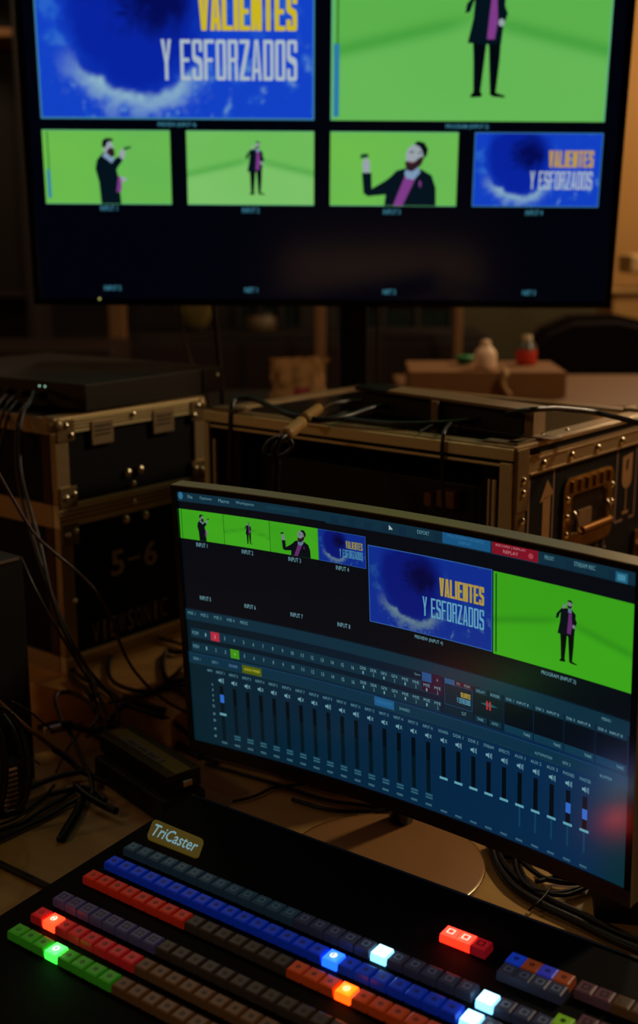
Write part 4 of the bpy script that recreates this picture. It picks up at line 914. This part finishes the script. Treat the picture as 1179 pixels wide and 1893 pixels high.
fl = Flat(lambda x, y, Lr: (x, -Wd*.275-.0004*Lr-.0003, y)); fl.text('peDI', L*.75, .030, L*.30, .006, mat('faint_red', '#241412', .8), .0); part_label(fl.build('lettering', t), 'faint reddish inverted lettering')
# vented block at left with cable loops
vb = aty(22, 1492, 1.44); t = thing('vented_block', 'small dark block with pale ribbed vents at left edge, under looped cables', 'electronics block', (vb.x, vb.y, DZ+.001), (0, 0, R(40)))
b = MB(); b.box((0, .014, .036), (.036, .030, .072), mat('vent_dark', '#120a08', .6), .002); b.build('body', t)
for k in range(9):
    b = MB(); b.box((-.001, -.0025, .012+.0068*k), (.020, .005, .0026), mat('vent_pale', '#e0a878', .5), .0008); b.build('vent_slat', t)
# ------------------------------------------------------------------ black speaker-ish block under the monitor's right end
A = atz(1092, 1700, DZ)
t = thing('black_block', 'black rounded box on the desk beneath the right end of the curved monitor', 'box', (A.x+.068, A.y+.026, DZ+.001), (0, 0, R(-10)))
b = MB(); b.box((0, 0, .022), (.12, .09, .042), M_bl, .010, seg=4); b.build('body', t)
b = MB(); b.box((0, 0, .001), (.10, .07, .003), M_rub, .001); b.build('foot_pad', t)

# ------------------------------------------------------------------ cables (each one its own)
CG = {'cable': 'cables hanging from the rack device', 'looped_cable': 'black cables on the wooden board', 'coiled_cable': 'coiled black cables on the desk', 'loose_cable': 'loose cables on the desk', 'hanging_cable': 'hanging cables', 'power_cable': 'plum cables on the rack case'}
def cable(name, label, pts, r=.003, m=M_cab, ends=None, cat='cable', group=None):
    b = MB(); b.tube(pts, r, m, 8, 8)
    if ends:
        for p, q in ends: b.cyl(p, q, r*2.0, M_bm, 10)
    o = b.build(name, origin=b.base()); return tag(o, label, cat, group or CG.get(name))
Zc = lambda z: (lambda px, py: atz(px, py, z))
z = Zc(BZ+.006); d0 = Zc(DZ+.005)
LT = CAMZ-.275+.025
# from the rack device down in front of the left case
def drop(l): return [aty(px, py, y) for px, py, y in l]
cable('cable', 'brown cable hanging from the rack device nearest the case corner', drop([(60, 742, 1.90), (42, 765, 1.86), (36, 820, 1.83), (40, 880, 1.80), (58, 950, 1.76), (75, 1010, 1.73), (100, 1120, 1.68), (130, 1190, 1.66), (165, 1240, 1.66), (200, 1280, 1.64), (216, 1308, 1.62), (218, 1335, 1.60)]), .0028, M_cabp)
cable('cable', 'second brown cable from the rack device, beside the first one', drop([(63, 724, 1.92), (58, 738, 1.90), (40, 760, 1.87), (32, 790, 1.85), (30, 850, 1.82), (40, 920, 1.78), (62, 1000, 1.74), (88, 1080, 1.70), (125, 1170, 1.67), (160, 1235, 1.66), (182, 1285, 1.61), (200, 1325, 1.58), (214, 1342, 1.575)]), .0028, M_cabp)
cable('cable', 'short dark cable curving from the left part of the rack device', drop([(33, 742, 1.93), (18, 762, 1.90), (8, 795, 1.88), (0, 830, 1.86), (-10, 880, 1.84)]), .0028, M_cabp)
cable('cable', 'bluish cable leaving the rack device at the left picture edge', drop([(28, 733, 1.94), (14, 748, 1.92), (4, 770, 1.90), (-8, 810, 1.88)]), .0025, mat('cable_blue', '#1c2030', .35))
cable('cable', 'pale cable at the extreme left of the rack device front', drop([(14, 730, 1.95), (2, 742, 1.93), (-12, 765, 1.90)]), .0025, M_cabg)
cable('cable', 'long reddish cable sweeping past the 5-6 stencil to the desk', drop([(-6, 870, 1.62), (25, 925, 1.62), (62, 985, 1.62), (98, 1020, 1.63), (140, 1055, 1.64), (178, 1095, 1.64), (205, 1140, 1.65), (222, 1190, 1.66), (245, 1235, 1.67), (280, 1275, 1.66), (318, 1303, 1.66), (355, 1320, 1.66), (400, 1335, 1.66)]), .0024, mat('cable_red', '#3a1c12', .4))
cable('cable', 'thin dark cable falling between the tower and the left case', drop([(38, 1030, 1.60), (60, 1080, 1.58), (92, 1140, 1.58), (125, 1195, 1.60), (150, 1235, 1.62), (165, 1260, 1.62), (178, 1300, 1.60), (182, 1325, 1.58), (168, 1345, 1.56)]), .0024, M_cabp)
# loops on the board
cable('looped_cable', 'black cable looping in a wide arc on the wooden board', [z(*q) for q in ((420, 1225), (380, 1210), (350, 1197), (325, 1188), (290, 1180), (250, 1180), (215, 1198), (202, 1225), (205, 1255), (232, 1272), (270, 1278), (315, 1270), (350, 1266), (400, 1262))], .0034)
cable('looped_cable', 'black cable bending round close to the monitor left edge', [z(*q) for q in ((410, 1190), (360, 1200), (325, 1206), (308, 1203), (302, 1222), (305, 1250), (320, 1268), (345, 1285))]+[atz(380, 1305, BZ+.006), atz(430, 1330, BZ-.02)], .0042)
cable('looped_cable', 'black cable crossing the board from case foot to monitor', [z(*q) for q in ((118, 1222), (150, 1252), (185, 1268), (215, 1290), (250, 1308), (285, 1320))] + [atz(325, 1338, BZ-.01), d0(365, 1372), d0(400, 1385)], .0042)
cable('looped_cable', 'thick black cable over the board front edge towards the power unit', [z(*q) for q in ((130, 1250), (150, 1268), (166, 1284))] + [atz(180, 1302, BZ-.01), d0(210, 1340), d0(250, 1350), d0(300, 1362), d0(340, 1385), d0(370, 1400)], .0046)
cable('looped_cable', 'black cable with a blunt end resting on the board', [z(*q) for q in ((420, 1250), (370, 1252), (320, 1262), (290, 1276), (255, 1290), (228, 1305))]+[atz(212, 1322, BZ-.006), d0(195, 1340), d0(180, 1352)], .0040)
cable('looped_cable', 'short black plug lead pointing right on the board', [z(*q) for q in ((230, 1288), (262, 1298), (285, 1308), (305, 1313))], .0046)
cable('looped_cable', 'thin black cable running right to left behind the loops', [z(*q) for q in ((390, 1200), (350, 1218), (330, 1240), (300, 1265), (260, 1285), (200, 1300))], .0026)
cable('looped_cable', 'black cable lying near the power unit right of its end', [d0(*q) for q in ((250, 1340), (300, 1350), (330, 1372), (360, 1392), (400, 1410))], .0036)
cable('looped_cable', 'black cable along the board front below the case', [d0(*q) for q in ((70, 1345), (110, 1335), (150, 1345), (185, 1362), (215, 1372))], .0038)
cable('patch_cable', 'tan patch cable leading down to a connector in the left tangle', [aty(*q) for q in ((-8, 1292, 1.42), (20, 1318, 1.44), (50, 1345, 1.46), (72, 1362, 1.49), (98, 1382, 1.52))], .0030, mat('cable_tan', '#6a4428', .4))
def hang(l, y0, dy=0): n = len(l)-1; return [aty(px, py, y0+dy*i/n) for i, (px, py) in enumerate(l)]
cable('coiled_cable', 'black coil turn hanging over the ribbed vents, innermost', hang(((5, 1320), (26, 1352), (40, 1400), (42, 1450), (34, 1488), (14, 1500)), 1.41), .0030)
cable('coiled_cable', 'black coil turn over the vents with a bluish sheen', hang(((18, 1315), (40, 1350), (52, 1400), (52, 1450), (40, 1490), (10, 1502)), 1.39), .0028, mat('cable_sheen', '#14181e', .28))
cable('coiled_cable', 'black coil turn left of the vents at the picture edge', hang(((-6, 1340), (6, 1370), (12, 1420), (8, 1470), (-6, 1500)), 1.375), .0030)
cable('coiled_cable', 'second black coil turn left of the vents', hang(((-4, 1362), (2, 1400), (3, 1440), (-4, 1480)), 1.36), .0030)
cable('coiled_cable', 'upper black coil turn curving over the tangle from the left edge', hang(((-6, 1306), (14, 1316), (34, 1338), (48, 1372), (56, 1420), (50, 1470), (36, 1498)), 1.35), .0030)
cable('coiled_cable', 'thin dark lead ending beside the ribbed vents', hang(((28, 1330), (44, 1360), (50, 1392), (74, 1414)), 1.37), .0014, M_cabg)
cable('coiled_cable', 'thin dark lead crossing above the tan patch cable', hang(((20, 1296), (50, 1312), (78, 1335), (98, 1352)), 1.42, .06), .0014, M_cab)
cable('loose_cable', 'grey-green cable lying across the left desk tangle', [d0(*q)+Vector((0, 0, .012)) for q in ((-10, 1492), (30, 1482), (70, 1465), (110, 1450), (150, 1442))], .0040, mat('cable_greygreen', '#222420', .4))
cable('loose_cable', 'brown thin cable running from left edge up to the tangle', [d0(*q) for q in ((-10, 1528), (30, 1512), (60, 1490), (85, 1470), (100, 1452))], .0022, M_cabp)
cable('loose_cable', 'black cable next to the thin brown one at left', [d0(*q) for q in ((-10, 1540), (40, 1522), (75, 1500), (110, 1480), (140, 1460))], .0030, M_cab)
cable('loose_cable', 'lowest dark shiny cable running diagonally across the left desk', [d0(*q) for q in ((-10, 1556), (40, 1532), (90, 1508), (130, 1485), (165, 1470))], .0032, M_cabp)
cable('loose_cable', 'thin tan cord rising from the tangle beside the power unit', [d0(*q)+Vector((0, 0, .012)) for q in ((105, 1442), (118, 1412), (135, 1385), (150, 1365), (152, 1348))], .0018, M_cabg)
for lb_, r_, m_, pts in (('black cable in the tangle, passing just above the olive unit end', .0040, M_cab, ((95, 1352, .02), (130, 1345, .03), (165, 1350, .03), (200, 1345, .02), (235, 1330, .01))),
                       ('dark cable sagging between tan patch cable and olive unit', .0044, M_cab, ((98, 1384, .03), (125, 1402, .02), (150, 1425, .01), (185, 1440, .005), (215, 1452, .004))),
                       ('black cable dropping from tangle to the lettered dark box', .0038, M_cab, ((112, 1330, .03), (135, 1365, .03), (150, 1400, .02), (168, 1440, .008), (172, 1472, .005))),
                       ('dark cable looping low beneath the tangle', .0034, M_cab, ((90, 1470, .006), (120, 1462, .006), (150, 1455, .006), (175, 1462, .006), (195, 1480, .006))),
                       ('plum cable rising out of the tangle to the board edge', .0026, M_cabp, ((178, 1318, .02), (186, 1335, .02), (178, 1352, .02), (160, 1362, .02))),
                       ('short thick black cable stub beside the lettered dark box', .0050, M_cab, ((140, 1452, .01), (160, 1470, .008), (190, 1488, .007), (215, 1500, .006)))):
    cable('loose_cable', lb_, [atz(x, y, DZ+r_+h) for x, y, h in pts], r_, m_)
for k, (xx, yy_) in enumerate(((103, 1343), (112, 1342))):
    b = MB(); p_ = atz(xx, yy_, DZ+.045); b.cyl(p_, p_+Vector((-.014, -.012, 0)), .0045, M_rivet, 10); b.cyl(p_+Vector((.014, .010, 0)), p_, .0055, M_bm, 10)
    o = b.build('cable_connector', origin=b.base()); tag(o, ('shiny metal cable connector at the top of the left tangle, left one', 'shiny metal cable connector at the top of the left tangle, right one')[k], 'connector', 'shiny connectors in the left tangle')
cable('adapter_lead', 'black lead entering the left end of the olive power unit', [d0(118, 1385)+Vector((0, 0, .035)), d0(105, 1345)+Vector((0, 0, .05)), d0(130, 1335)+Vector((0, 0, .05)), d0(160, 1350)+Vector((0, 0, .05)), d0(180, 1368)+Vector((0, 0, .045))], .0036)
cable('loose_cable', 'dark lump-ended cable on the bare desk near the control panel', [d0(*q) for q in ((150, 1480), (140, 1505), (125, 1530), (112, 1552))], .0060, M_cab)
cable('desk_strap', 'flat black strap lying on the desk at the lower left', [atz(-12, 1592, DZ+.003), atz(30, 1612, DZ+.003), atz(72, 1632, DZ+.003), atz(110, 1650, DZ+.003)], .0045, M_rub, cat='strap')
o = bpy.data.objects['desk_strap']
# cables behind the monitor foot, left and right
cable('loose_cable', 'reddish cable running along the desk under the monitor left half', [d0(*q) for q in ((372, 1398), (430, 1412), (500, 1430), (560, 1448), (620, 1465), (690, 1470))], .0024, mat('cable_rust', '#5a2412', .4))
cable('loose_cable', 'dark cable parallel to the reddish one under the monitor', [d0(*q) for q in ((380, 1412), (450, 1432), (520, 1452), (600, 1478), (680, 1490), (730, 1500))], .0028, M_cab)
cable('loose_cable', 'small dark cable arc left of the round monitor base', [d0(*q) for q in ((430, 1482), (470, 1472), (510, 1455), (560, 1450))], .0022, M_cab)
cable('loose_cable', 'black cable lying just left of the round monitor base', [d0(*q) for q in ((540, 1478), (600, 1495), (650, 1500), (700, 1498), (740, 1490))], .0030, M_cab)
for lb_, r_, pts in (('outermost thick black turn of the coil right of the base', .0050, ((905, 1560), (918, 1600), (950, 1640), (1000, 1672), (1060, 1700), (1130, 1735), (1200, 1765))),
                 ('second thick black cable beside the outermost coil turn', .0042, ((912, 1555), (930, 1595), (965, 1632), (1010, 1660), (1075, 1690), (1140, 1722), (1200, 1745)) ),
                 ('coil turn crossing under the monitor chin', .0034, ((925, 1565), (955, 1585), (985, 1610), (1010, 1625), (1050, 1632), (1085, 1630))),
                 ('inner coil turn curling back to the left', .0030, ((950, 1575), (955, 1610), (975, 1638), (1010, 1650), (1045, 1648), (1080, 1638), (1070, 1625), (1030, 1622), (990, 1630))),
                 ('low coil turn nearest the control panel', .0028, ((960, 1600), (975, 1630), (1000, 1648), (1040, 1655), (1075, 1645), (1092, 1632))),
                 ('short black cable end poking into the coil from above', .0040, ((925, 1580), (950, 1585), (975, 1590), (1000, 1586)))):
    i_ = 0.004 if r_ < .004 else 0
    cable('coiled_cable', lb_, [atz(x, y, DZ+r_+.001+i_) for x, y in pts], r_, M_cab)
cable('cable_tie', 'thin black tie lying across the coil down to the control panel', [atz(x, y, DZ+.012) for x, y in ((1018, 1638), (1006, 1656))]+[atz(990, 1672, DZ+.011), atz(977, 1683, DZ+.003)], .0012, M_cab, cat='cable tie')
cable('coiled_cable', 'plum cable with tan shine curving by the monitor chin', [atz(x, y, DZ+.012) for x, y in ((1005, 1598), (1018, 1612), (1040, 1622), (1065, 1628))], .0022, M_cabp)
# cables over the right case
zt_ = RT+.008
def onr(l, dz=0): return [atz(px, py, zt_+dz) for px, py in l]
cable('power_cable', 'thick plum cable sagging across the rack case front edge', [aty(424, 900, 1.86), aty(426, 820, 1.86), aty(428, 760, 1.86)]+[atz(px, py, zt_+h) for px, py, h in ((436, 738, .012), (470, 738, .012), (500, 752, .008), (540, 768, .006), (590, 776, .002), (640, 770, .004), (690, 754, .008), (735, 748, .008))], .0046, M_cabp)
cable('power_cable', 'shorter plum cable arching from the yellow taped joint', onr(((586, 762), (610, 748), (640, 742), (670, 741))), .0036, M_cabp)
cable('long_cable', 'long black cable crossing the rack case top to the right edge', [atz(px, py, zt_+h) for px, py, h in ((630, 775, .001), (700, 782, .001), (760, 784, .002), (850, 780, .006), (920, 768, .016), (972, 759, .039), (1010, 756, .040), (1045, 757, .034), (1100, 763, .024), (1150, 774, .020), (1210, 790, .012))], .0040, M_cabp)
P1 = atz(846, 780, zt_); cable('hanging_cable', 'plum cable hooked over the rack case front, hanging beside tape', [P1, atz(832, 784, zt_+.004), atz(822, 796, zt_+.004)]+[aty(818, 815, atz(822, 800, zt_).y-.02), aty(817, 850, atz(822, 800, zt_).y-.02), aty(818, 900, atz(822, 800, zt_).y-.018), aty(822, 960, atz(822, 800, zt_).y-.016)], .0030, M_cabp)
b = MB(); q1 = atz(842, 779, zt_+.001); q2 = atz(856, 777, zt_+.001); b.cyl(q1, q2, .0075, mat('tape_tan', '#8a6c3c', .6), 14); o = b.build('tape_wrap', origin=b.base()); tag(o, 'tan tape wrapped round cables on the rack case top', 'tape')
# yellow taped cable joint hanging over the edge
q = [atz(588, 756, zt_+.006), atz(562, 774, zt_+.006)]; 
b = MB(); b.tube([q[0], (q[0]+q[1])/2, q[1]], .0085, mat('tape_yellow', '#a07834', .55, var=.2, vscale=90), 12, 3)
p3 = atz(527, 806, zt_+.004); b.tube([atz(556, 782, zt_+.008), (atz(556, 782, zt_+.008)+p3)/2, p3], .0095, mat('tape_yellow', '#a07834'), 12, 3)
o = b.build('cable_joint', origin=b.base()); tag(o, 'yellow taped cable joint lying over the rack case front edge', 'cable joint')
yy = p3.y-.01
cable('hanging_cable', 'black cable hanging in a knot below the yellow taped joint', [p3, aty(516, 815, yy), aty(508, 835, yy), aty(512, 860, yy), aty(510, 890, yy), aty(512, 930, yy)], .0058, M_cab)
cable('hanging_cable', 'short dark loop beside the knot under the yellow joint', [aty(535, 812, yy), aty(540, 825, yy), aty(525, 840, yy), aty(505, 846, yy), aty(488, 838, yy), aty(495, 818, yy), aty(515, 808, yy)], .0030, M_cabp)
cable('cord', 'thin dark cord crossing the rack case top edge left of the tape', onr(((803, 783), (790, 790), (775, 798)), .002), .0016, M_cab, cat='cord')
for i, (px, py) in enumerate(((722, 741), (768, 748))):
    b = MB(); c = atz(px, py, zt_-.003); b.box((c.x, c.y, c.z+.006), (.045, .016, .011), mat('plug_grey', '#4c4038', .35, .5), .002, R(-38)); b.cyl((c.x+.018, c.y-.014, c.z+.006), (c.x+.03, c.y-.024, c.z+.006), .004, M_rivet, 10)
    o = b.build('cable_plug', origin=b.base()); tag(o, ('grey cable plug on the rack case, left of the two before the shelf', 'grey cable plug on the rack case, right of the two before the shelf')[i], 'plug')
# cables hanging behind, under the television
cable('hanging_cable', 'thin plum cable hanging from the television left of centre', [aty(px, py, 2.34) for px, py in ((328, 540), (336, 590), (344, 640), (358, 680), (376, 715), (384, 745), (388, 800), (392, 900))], .0024, mat('cable_plumlit', '#4a302c', .4))
cable('hanging_cable', 'black cable hanging from the television beside the plum one', [aty(px, py, 2.34) for px, py in ((392, 545), (398, 600), (404, 660), (410, 720), (412, 800), (412, 900))], .0048, M_cab)
cable('hanging_cable', 'thin black cable hanging right of the television mast', [aty(px, py, 2.36) for px, py in ((697, 550), (698, 600), (697, 660), (699, 720), (700, 800))], .0028, M_cab)

# ------------------------------------------------------------------ back of the room
TBY = 3.0; tz = aty(1100, 727, 3.15).z
TX0 = aty(753, 700, 3.0).x; t = thing('rear_table', 'tan table behind the cases carrying cardboard box and bottles', 'table', (TX0+.70, 3.25, 0))
b = MB(); b.box((0, 0, tz-.0155), (1.4, .7, .03), mat('rear_table_top', '#6e4a28', .6, var=.1), .004); b.build('tabletop', t)
for sx in (-.65, .65):
    for sy in (-.3, .3): b = MB(); b.box((sx, sy, (tz-.03)/2), (.045, .045, tz-.03), M_bm, .003); b.build('leg', t)
# cardboard box
a0 = aty(757, 690, 3.06); a1 = aty(1046, 700, 3.06); bt = aty(930, 688, 3.06).z
t = thing('cardboard_box', 'low brown cardboard box on the rear table with pale strap', 'box', ((a0.x+a1.x)/2, 3.06, tz+.0005), (0, 0, R(-2)))
hb2 = bt-tz; wb = a1.x-a0.x
m_card = mat('cardboard', '#7c5024', .85, var=.12, vscale=15)
b = MB(); b.box((0, .14, hb2/2), (wb, .28, hb2), m_card, .002); b.build('body', t)
b = MB(); b.box((0, .139, hb2+.001), (.01, .27, .002), mat('card_tape', '#5a3c1c', .5)); b.build('seam_tape', t)
b = MB(); x_ = aty(935, 690, 3.06).x-(a0.x+a1.x)/2; b.tube([(x_-.004, .03, hb2+.004), (x_, -.004, hb2-.004), (x_-.008, -.005, hb2*.7), (x_-.004, -.005, hb2*.4), (x_+.012, -.005, hb2*.08)], .007, mat('strap_pale', '#a88250', .6), 8, 5); part_label(b.build('strap', t), 'pale curved strap')
bz = bt+.0012
# bottles
c = aty(895, 694, 3.14); 
t = thing('white_bottle', 'white plastic bottle with tapered shoulders on the cardboard box', 'bottle', (c.x, 3.13, bz))
hB = aty(895, 628, 3.13).z-bz; rB = (aty(916, 660, 3.13).x-aty(875, 660, 3.13).x)/2
m_wb = mat('white_plastic', '#e8c09c', .5)
b = MB(); b.lathe([(.0001, 0), (rB*.95, 0), (rB, .006), (rB, hB*.50), (rB*.92, hB*.60), (rB*.55, hB*.76), (rB*.42, hB*.80), (rB*.42, hB*.83), (.0001, hB*.83)], m_wb, n=28); b.build('body', t)
b = MB(); b.lathe([(rB*.46, hB*.82), (rB*.46, hB*.94), (rB*.2, hB), (.0001, hB)], mat('cap_pale', '#d8b088', .5), n=20); b.build('cap', t)
c = aty(972, 676, 3.24)
t = thing('red_bottle', 'small bottle with red lower half and pale top, right of white bottle', 'bottle', (c.x, 3.24, bz))
hB = aty(972, 620, 3.24).z-bz; rB = (aty(991, 660, 3.24).x-aty(953, 660, 3.24).x)/2
b = MB(); b.lathe([(.0001, 0), (rB*.95, 0), (rB, .005), (rB, hB*.50), (rB*.98, hB*.52)], mat('red_label', '#c02c18', .5), n=28); part_label(b.build('body', t), 'red lower body')
b = MB(); b.lathe([(rB*.98, hB*.52), (rB*.9, hB*.62), (rB*.6, hB*.80), (rB*.5, hB*.84), (.0001, hB*.84)], mat('dark_amber', '#4c4638', .3), n=28); b.build('shoulder', t)
b = MB(); b.lathe([(rB*.5, hB*.84), (rB*.5, hB), (.0001, hB)], mat('cap_cream', '#b09464', .5), n=20); b.build('cap', t)
c = aty(858, 684, 3.25)
t = thing('green_cup', 'small green plastic tub on the cardboard box left of white bottle', 'tub', (c.x, 3.25, bz))
hB = aty(858, 658, 3.25).z-bz; rB = .026
b = MB(); b.lathe([(.0001, 0), (rB*.7, 0), (rB*.9, hB*.8)], mat('green_plastic', '#2c7038', .4), n=24); b.build('body', t)
b = MB(); b.lathe([(rB*.9, hB*.78), (rB*1.02, hB*.8), (rB*1.02, hB), (.0001, hB)], mat('green_lid', '#2c8c50', .35), n=24); b.build('lid', t)
# crumpled paper bag
c = aty(552, 728, 2.86); zb_ = tz
w0 = (aty(604, 700, 2.98).x-aty(498, 700, 2.98).x); h0 = aty(550, 664, 2.98).z-tz
b = MB(); m_bag = mat('paper_bag', '#a07440', .8, var=.3, vscale=18); m_bagr = mat('bag_red', '#7c1814', .7)
nx, nz = 20, 14; v = []; 
for j in range(nz+1):
    for i in range(2*nx):
        a = 2*math.pi*i/(2*nx); tt = j/nz; 
        rr = (.5*w0*(1-.18*tt)+.016*noise.noise(Vector((math.cos(a)*2.5, math.sin(a)*2.5, tt*4+2)))*(.4+tt)); ry = rr*(.55-.35*tt)
        v.append((rr*math.cos(a)*(1+.05*math.sin(a*7)*tt), ry*math.sin(a)*(1+.10*math.sin(a*9+2)*tt), h0*tt*(1+.10*noise.noise(Vector((a, 1, 5)))*tt)+.0005))
n2 = 2*nx
b._add(v, [(j*n2+i, j*n2+(i+1) % n2, (j+1)*n2+(i+1) % n2, (j+1)*n2+i) for j in range(nz) for i in range(n2)]+[tuple(range(n2))[::-1]], m_bag, False)
b._add([(p[0]*.97, p[1]*.97, p[2]-.004) for p in v[-n2:]], [tuple(range(n2))], m_bag)
for f in b.bm.faces:
    cc = f.calc_center_median()
    if cc.y < 0 and cc.z < h0*.35 and -.01 < cc.x < w0*.22: f.material_index = b.mi(m_bagr)
o = b.build('paper_bag'); o.location = (aty(551, 700, 2.98).x, 2.99, tz+.0005); tag(o, 'crumpled tan paper bag with a red patch on a black trunk', 'bag')
t = thing('storage_trunk', 'tall black trunk under the crumpled paper bag behind the rack case', 'trunk', (o.location.x-.05, 3.05, 0))
b = MB(); b.box((0, 0, tz/2), (.46, .36, tz), M_bl, .006); b.build('body', t)
b = MB(); b.box((0, -.182, tz*.8), (.40, .006, .012), M_bm, .001); b.build('latch_bar', t)
# armchair
c = aty(1100, 650, 4.0)
t = thing('armchair', 'dark brown rounded high-back armchair behind the rear table', 'armchair', (c.x+.02, 4.2, 0), (0, 0, 0))
zt2 = aty(1090, 586, 4.0).z; hwid = .26; m_lea = mat('dark_leather', '#120705', .8, bump=.2, bscale=40, spec=.1)
def rbox(b, c, d, r, m): b.box(c, d, m, r, 0, 5)
prof = [(-hwid, .40), (hwid, .40), (hwid, zt2-.16), (hwid*.9, zt2-.07), (hwid*.65, zt2-.02), (hwid*.3, zt2), (-hwid*.3, zt2-.005), (-hwid*.65, zt2-.045), (-hwid*.9, zt2-.11), (-hwid, zt2-.22)]
b = MB(); b.prism(prof, -.10, .05, m_lea, 'y'); bmesh.ops.bevel(b.bm, geom=[e for e in b.bm.edges if abs(e.verts[0].co.y-e.verts[1].co.y) < 1e-5], offset=.03, segments=3, affect='EDGES'); b.build('backrest', t)
b = MB(); rbox(b, (0, -.32, .40), (.50, .52, .14), .04, m_lea); b.build('seat', t)
for s_ in (-1, 1):
    b = MB(); rbox(b, (s_*.29, -.25, .52), (.08, .56, .10), .03, m_lea); b.box((s_*.29, -.25, .38), (.05, .44, .2), m_lea, .01); b.build('armrest', t)
    for y_ in (-.52, .0): b = MB(); b.cyl((s_*.22, y_, .34), (s_*.23, y_, 0), .022, M_bm, 12, .015); b.build('leg', t)
# right: pale folded linen on a wall shelf
a = aty(1160, 540, 4.6)
t = thing('wall_shelf', 'pale shelf unit on the brown wall at the right picture edge', 'shelf', (a.x+.12, 4.62, 0))
b = MB(); b.box((0, 0, a.z/2), (.40, .26, a.z), mat('pale_cabinet', '#a87c40', .8, var=.1), .006); b.build('cabinet', t)
b = MB(); b.box((0, -.0, a.z+.008), (.44, .28, .014), mat('cabinet_top', '#a88044', .6), .003); b.build('top', t)
p0 = aty(1162, 470, 4.6); p1 = aty(1162, 505, 4.6)
t = thing('box_pile', 'pale box resting on dark base on the shelf unit at right edge', 'box', (a.x+.14, 4.60, a.z+.0155))
zz = p1.z-(a.z+.0155); b = MB(); b.box((.03, 0, zz/2), (.20, .16, zz), mat('dark_base', '#3c2610', .7), .004); b.build('base', t)
zz2 = p0.z-(a.z+.0155); b = MB(); b.box((0, 0, (zz+zz2)/2), (.32, .2, zz2-zz), mat('linen', '#b08c58', .85, bump=.3, bscale=30), .02, seg=4); b.build('carton', t)
# left: wall board strip and dim objects
a = aty(10, 68, 4.4)
b = MB(); b.box((a.x-.35, 4.45, a.z), (.80, .16, .028), mat('shelf_tan', '#a87444', .6), .003)
for k in (-.6, -.1): b.prism([(4.47, a.z-.014), (4.53, a.z-.014), (4.53, a.z-.10)], a.x-.3+k*.5, a.x-.29+k*.5, M_bm, 'x')
t_ = thing('bookcase', 'tall dark open bookcase at the left behind the television', 'bookcase', (a.x-.35, 4.45, 0)); b.M = Matrix()
bb = MB(); 
b.bm.free()
for k, zz in enumerate((.4, .85, 1.3, a.z, 2.35)):
    b = MB(); b.box((0, 0, zz), (.80, .30, .028), mat('shelf_tan', '#a87444', .6) if k == 3 else m_dark, .003); o = b.build('shelf_board', t_)
    if k == 3: part_label(o, 'light tan shelf board')
for s_ in (-1, 1): b = MB(); b.box((s_*.415, 0, 1.2), (.03, .32, 2.4), m_dark, .003); b.build('side_panel', t_)
b = MB(); b.box((0, .155, 1.2), (.80, .01, 2.4), m_dark); b.build('back_panel', t_)
a = aty(60, 640, 3.6)
t = thing('dark_cabinet', 'low dark brown cabinet far left behind the rack device', 'cabinet', (a.x-.2, 3.7, 0))
b = MB(); b.box((0, 0, a.z/2), (.9, .4, a.z), mat('cabinet_brown', '#24120a', .5, var=.2), .006); b.build('body', t)
for s_ in (-1, 1): b = MB(); b.box((s_*.22, -.206, a.z/2), (.42, .012, a.z-.06), mat('cabinet_door', '#2a160c', .5), .004); o = b.build('door', t); b = MB(); b.cyl((s_*.05, -.212, a.z*.6), (s_*.05, -.225, a.z*.6), .012, M_rivet, 12); b.build('handle', o)
# items beneath the television
for i, (px, py, w_, h_, y_, c_, lb_, nm, ct) in enumerate(((362, 640, .075, .11, 4.95, '#5c4c14', 'dull yellow-green lamp shade seen under the television left half', 'lamp_shade', 'lamp shade'), (483, 640, .09, .13, 4.95, '#5a4a34', 'dim pale jar seen between the hanging cable and paper bag', 'pale_jar', 'jar'))):
    pass
t = thing('sideboard', 'long dark wooden sideboard against the back wall behind the television', 'sideboard', (-.30, 4.82, 0))
sz = aty(480, 614, 4.7).z
b = MB(); b.box((0, 0, sz/2), (1.9, .36, sz), m_dark, .005); b.build('body', t)
for k in range(4): b = MB(); b.box((-.70+.465*k, -.186, sz/2), (.44, .014, sz-.08), mat('side_door', '#221008', .5), .004); b.build('door', t)
c = aty(362, 612, 4.78); h_ = aty(362, 570, 4.78).z-sz
t = thing('table_lamp', 'small unlit lamp with olive cone shade on the sideboard', 'lamp', (c.x, 4.78, sz+.0005))
b = MB(); b.lathe([(.0001, 0), (.05, 0), (.05, .01), (.012, .02), (.01, h_*.25)], M_bm, n=20); b.build('base', t)
b = MB(); b.lathe([(.045, h_*.2), (.085, h_*1.25), (.083, h_*1.25), (.043, h_*.2)], mat('olive_shade', '#5c4c10', .8), n=24); b.build('shade', t)
c = aty(483, 612, 4.78); h_ = aty(483, 582, 4.78).z-sz
t = thing('storage_jar', 'dim pale storage jar on the sideboard right of the lamp', 'jar', (c.x, 4.78, sz+.0005))
b = MB(); b.lathe([(.0001, 0), (.055, 0), (.06, .01), (.06, h_*.8), (.045, h_)], mat('jar_pale', '#5c482c', .5), n=24); b.build('body', t)
b = MB(); b.lathe([(.048, h_), (.048, h_*1.15), (.0001, h_*1.15)], M_bm, n=20); b.build('lid', t)
# behind the camera (seen only as dim reflections): pale seat made up to tint the television glass
t = thing('reflection_seat', 'added pale seat behind the camera, unseen but for its reflection', 'reflection_seat', (.28, Y0+.32, 0))
b = MB(); b.box((0, 0, .46), (1.1, .42, .20), mat('reflection_cloth', '#c8ac88', .8), .03, seg=3); b.build('cushion', t)
b = MB(); b.box((0, 0, .33), (1.06, .40, .05), M_bm, .004); b.build('frame', t)
for sx in (-.48, .48):
    for sy in (-.16, .16): b = MB(); b.cyl((sx, sy, 0), (sx, sy, .31), .02, M_bm, 12); b.build('leg', t)
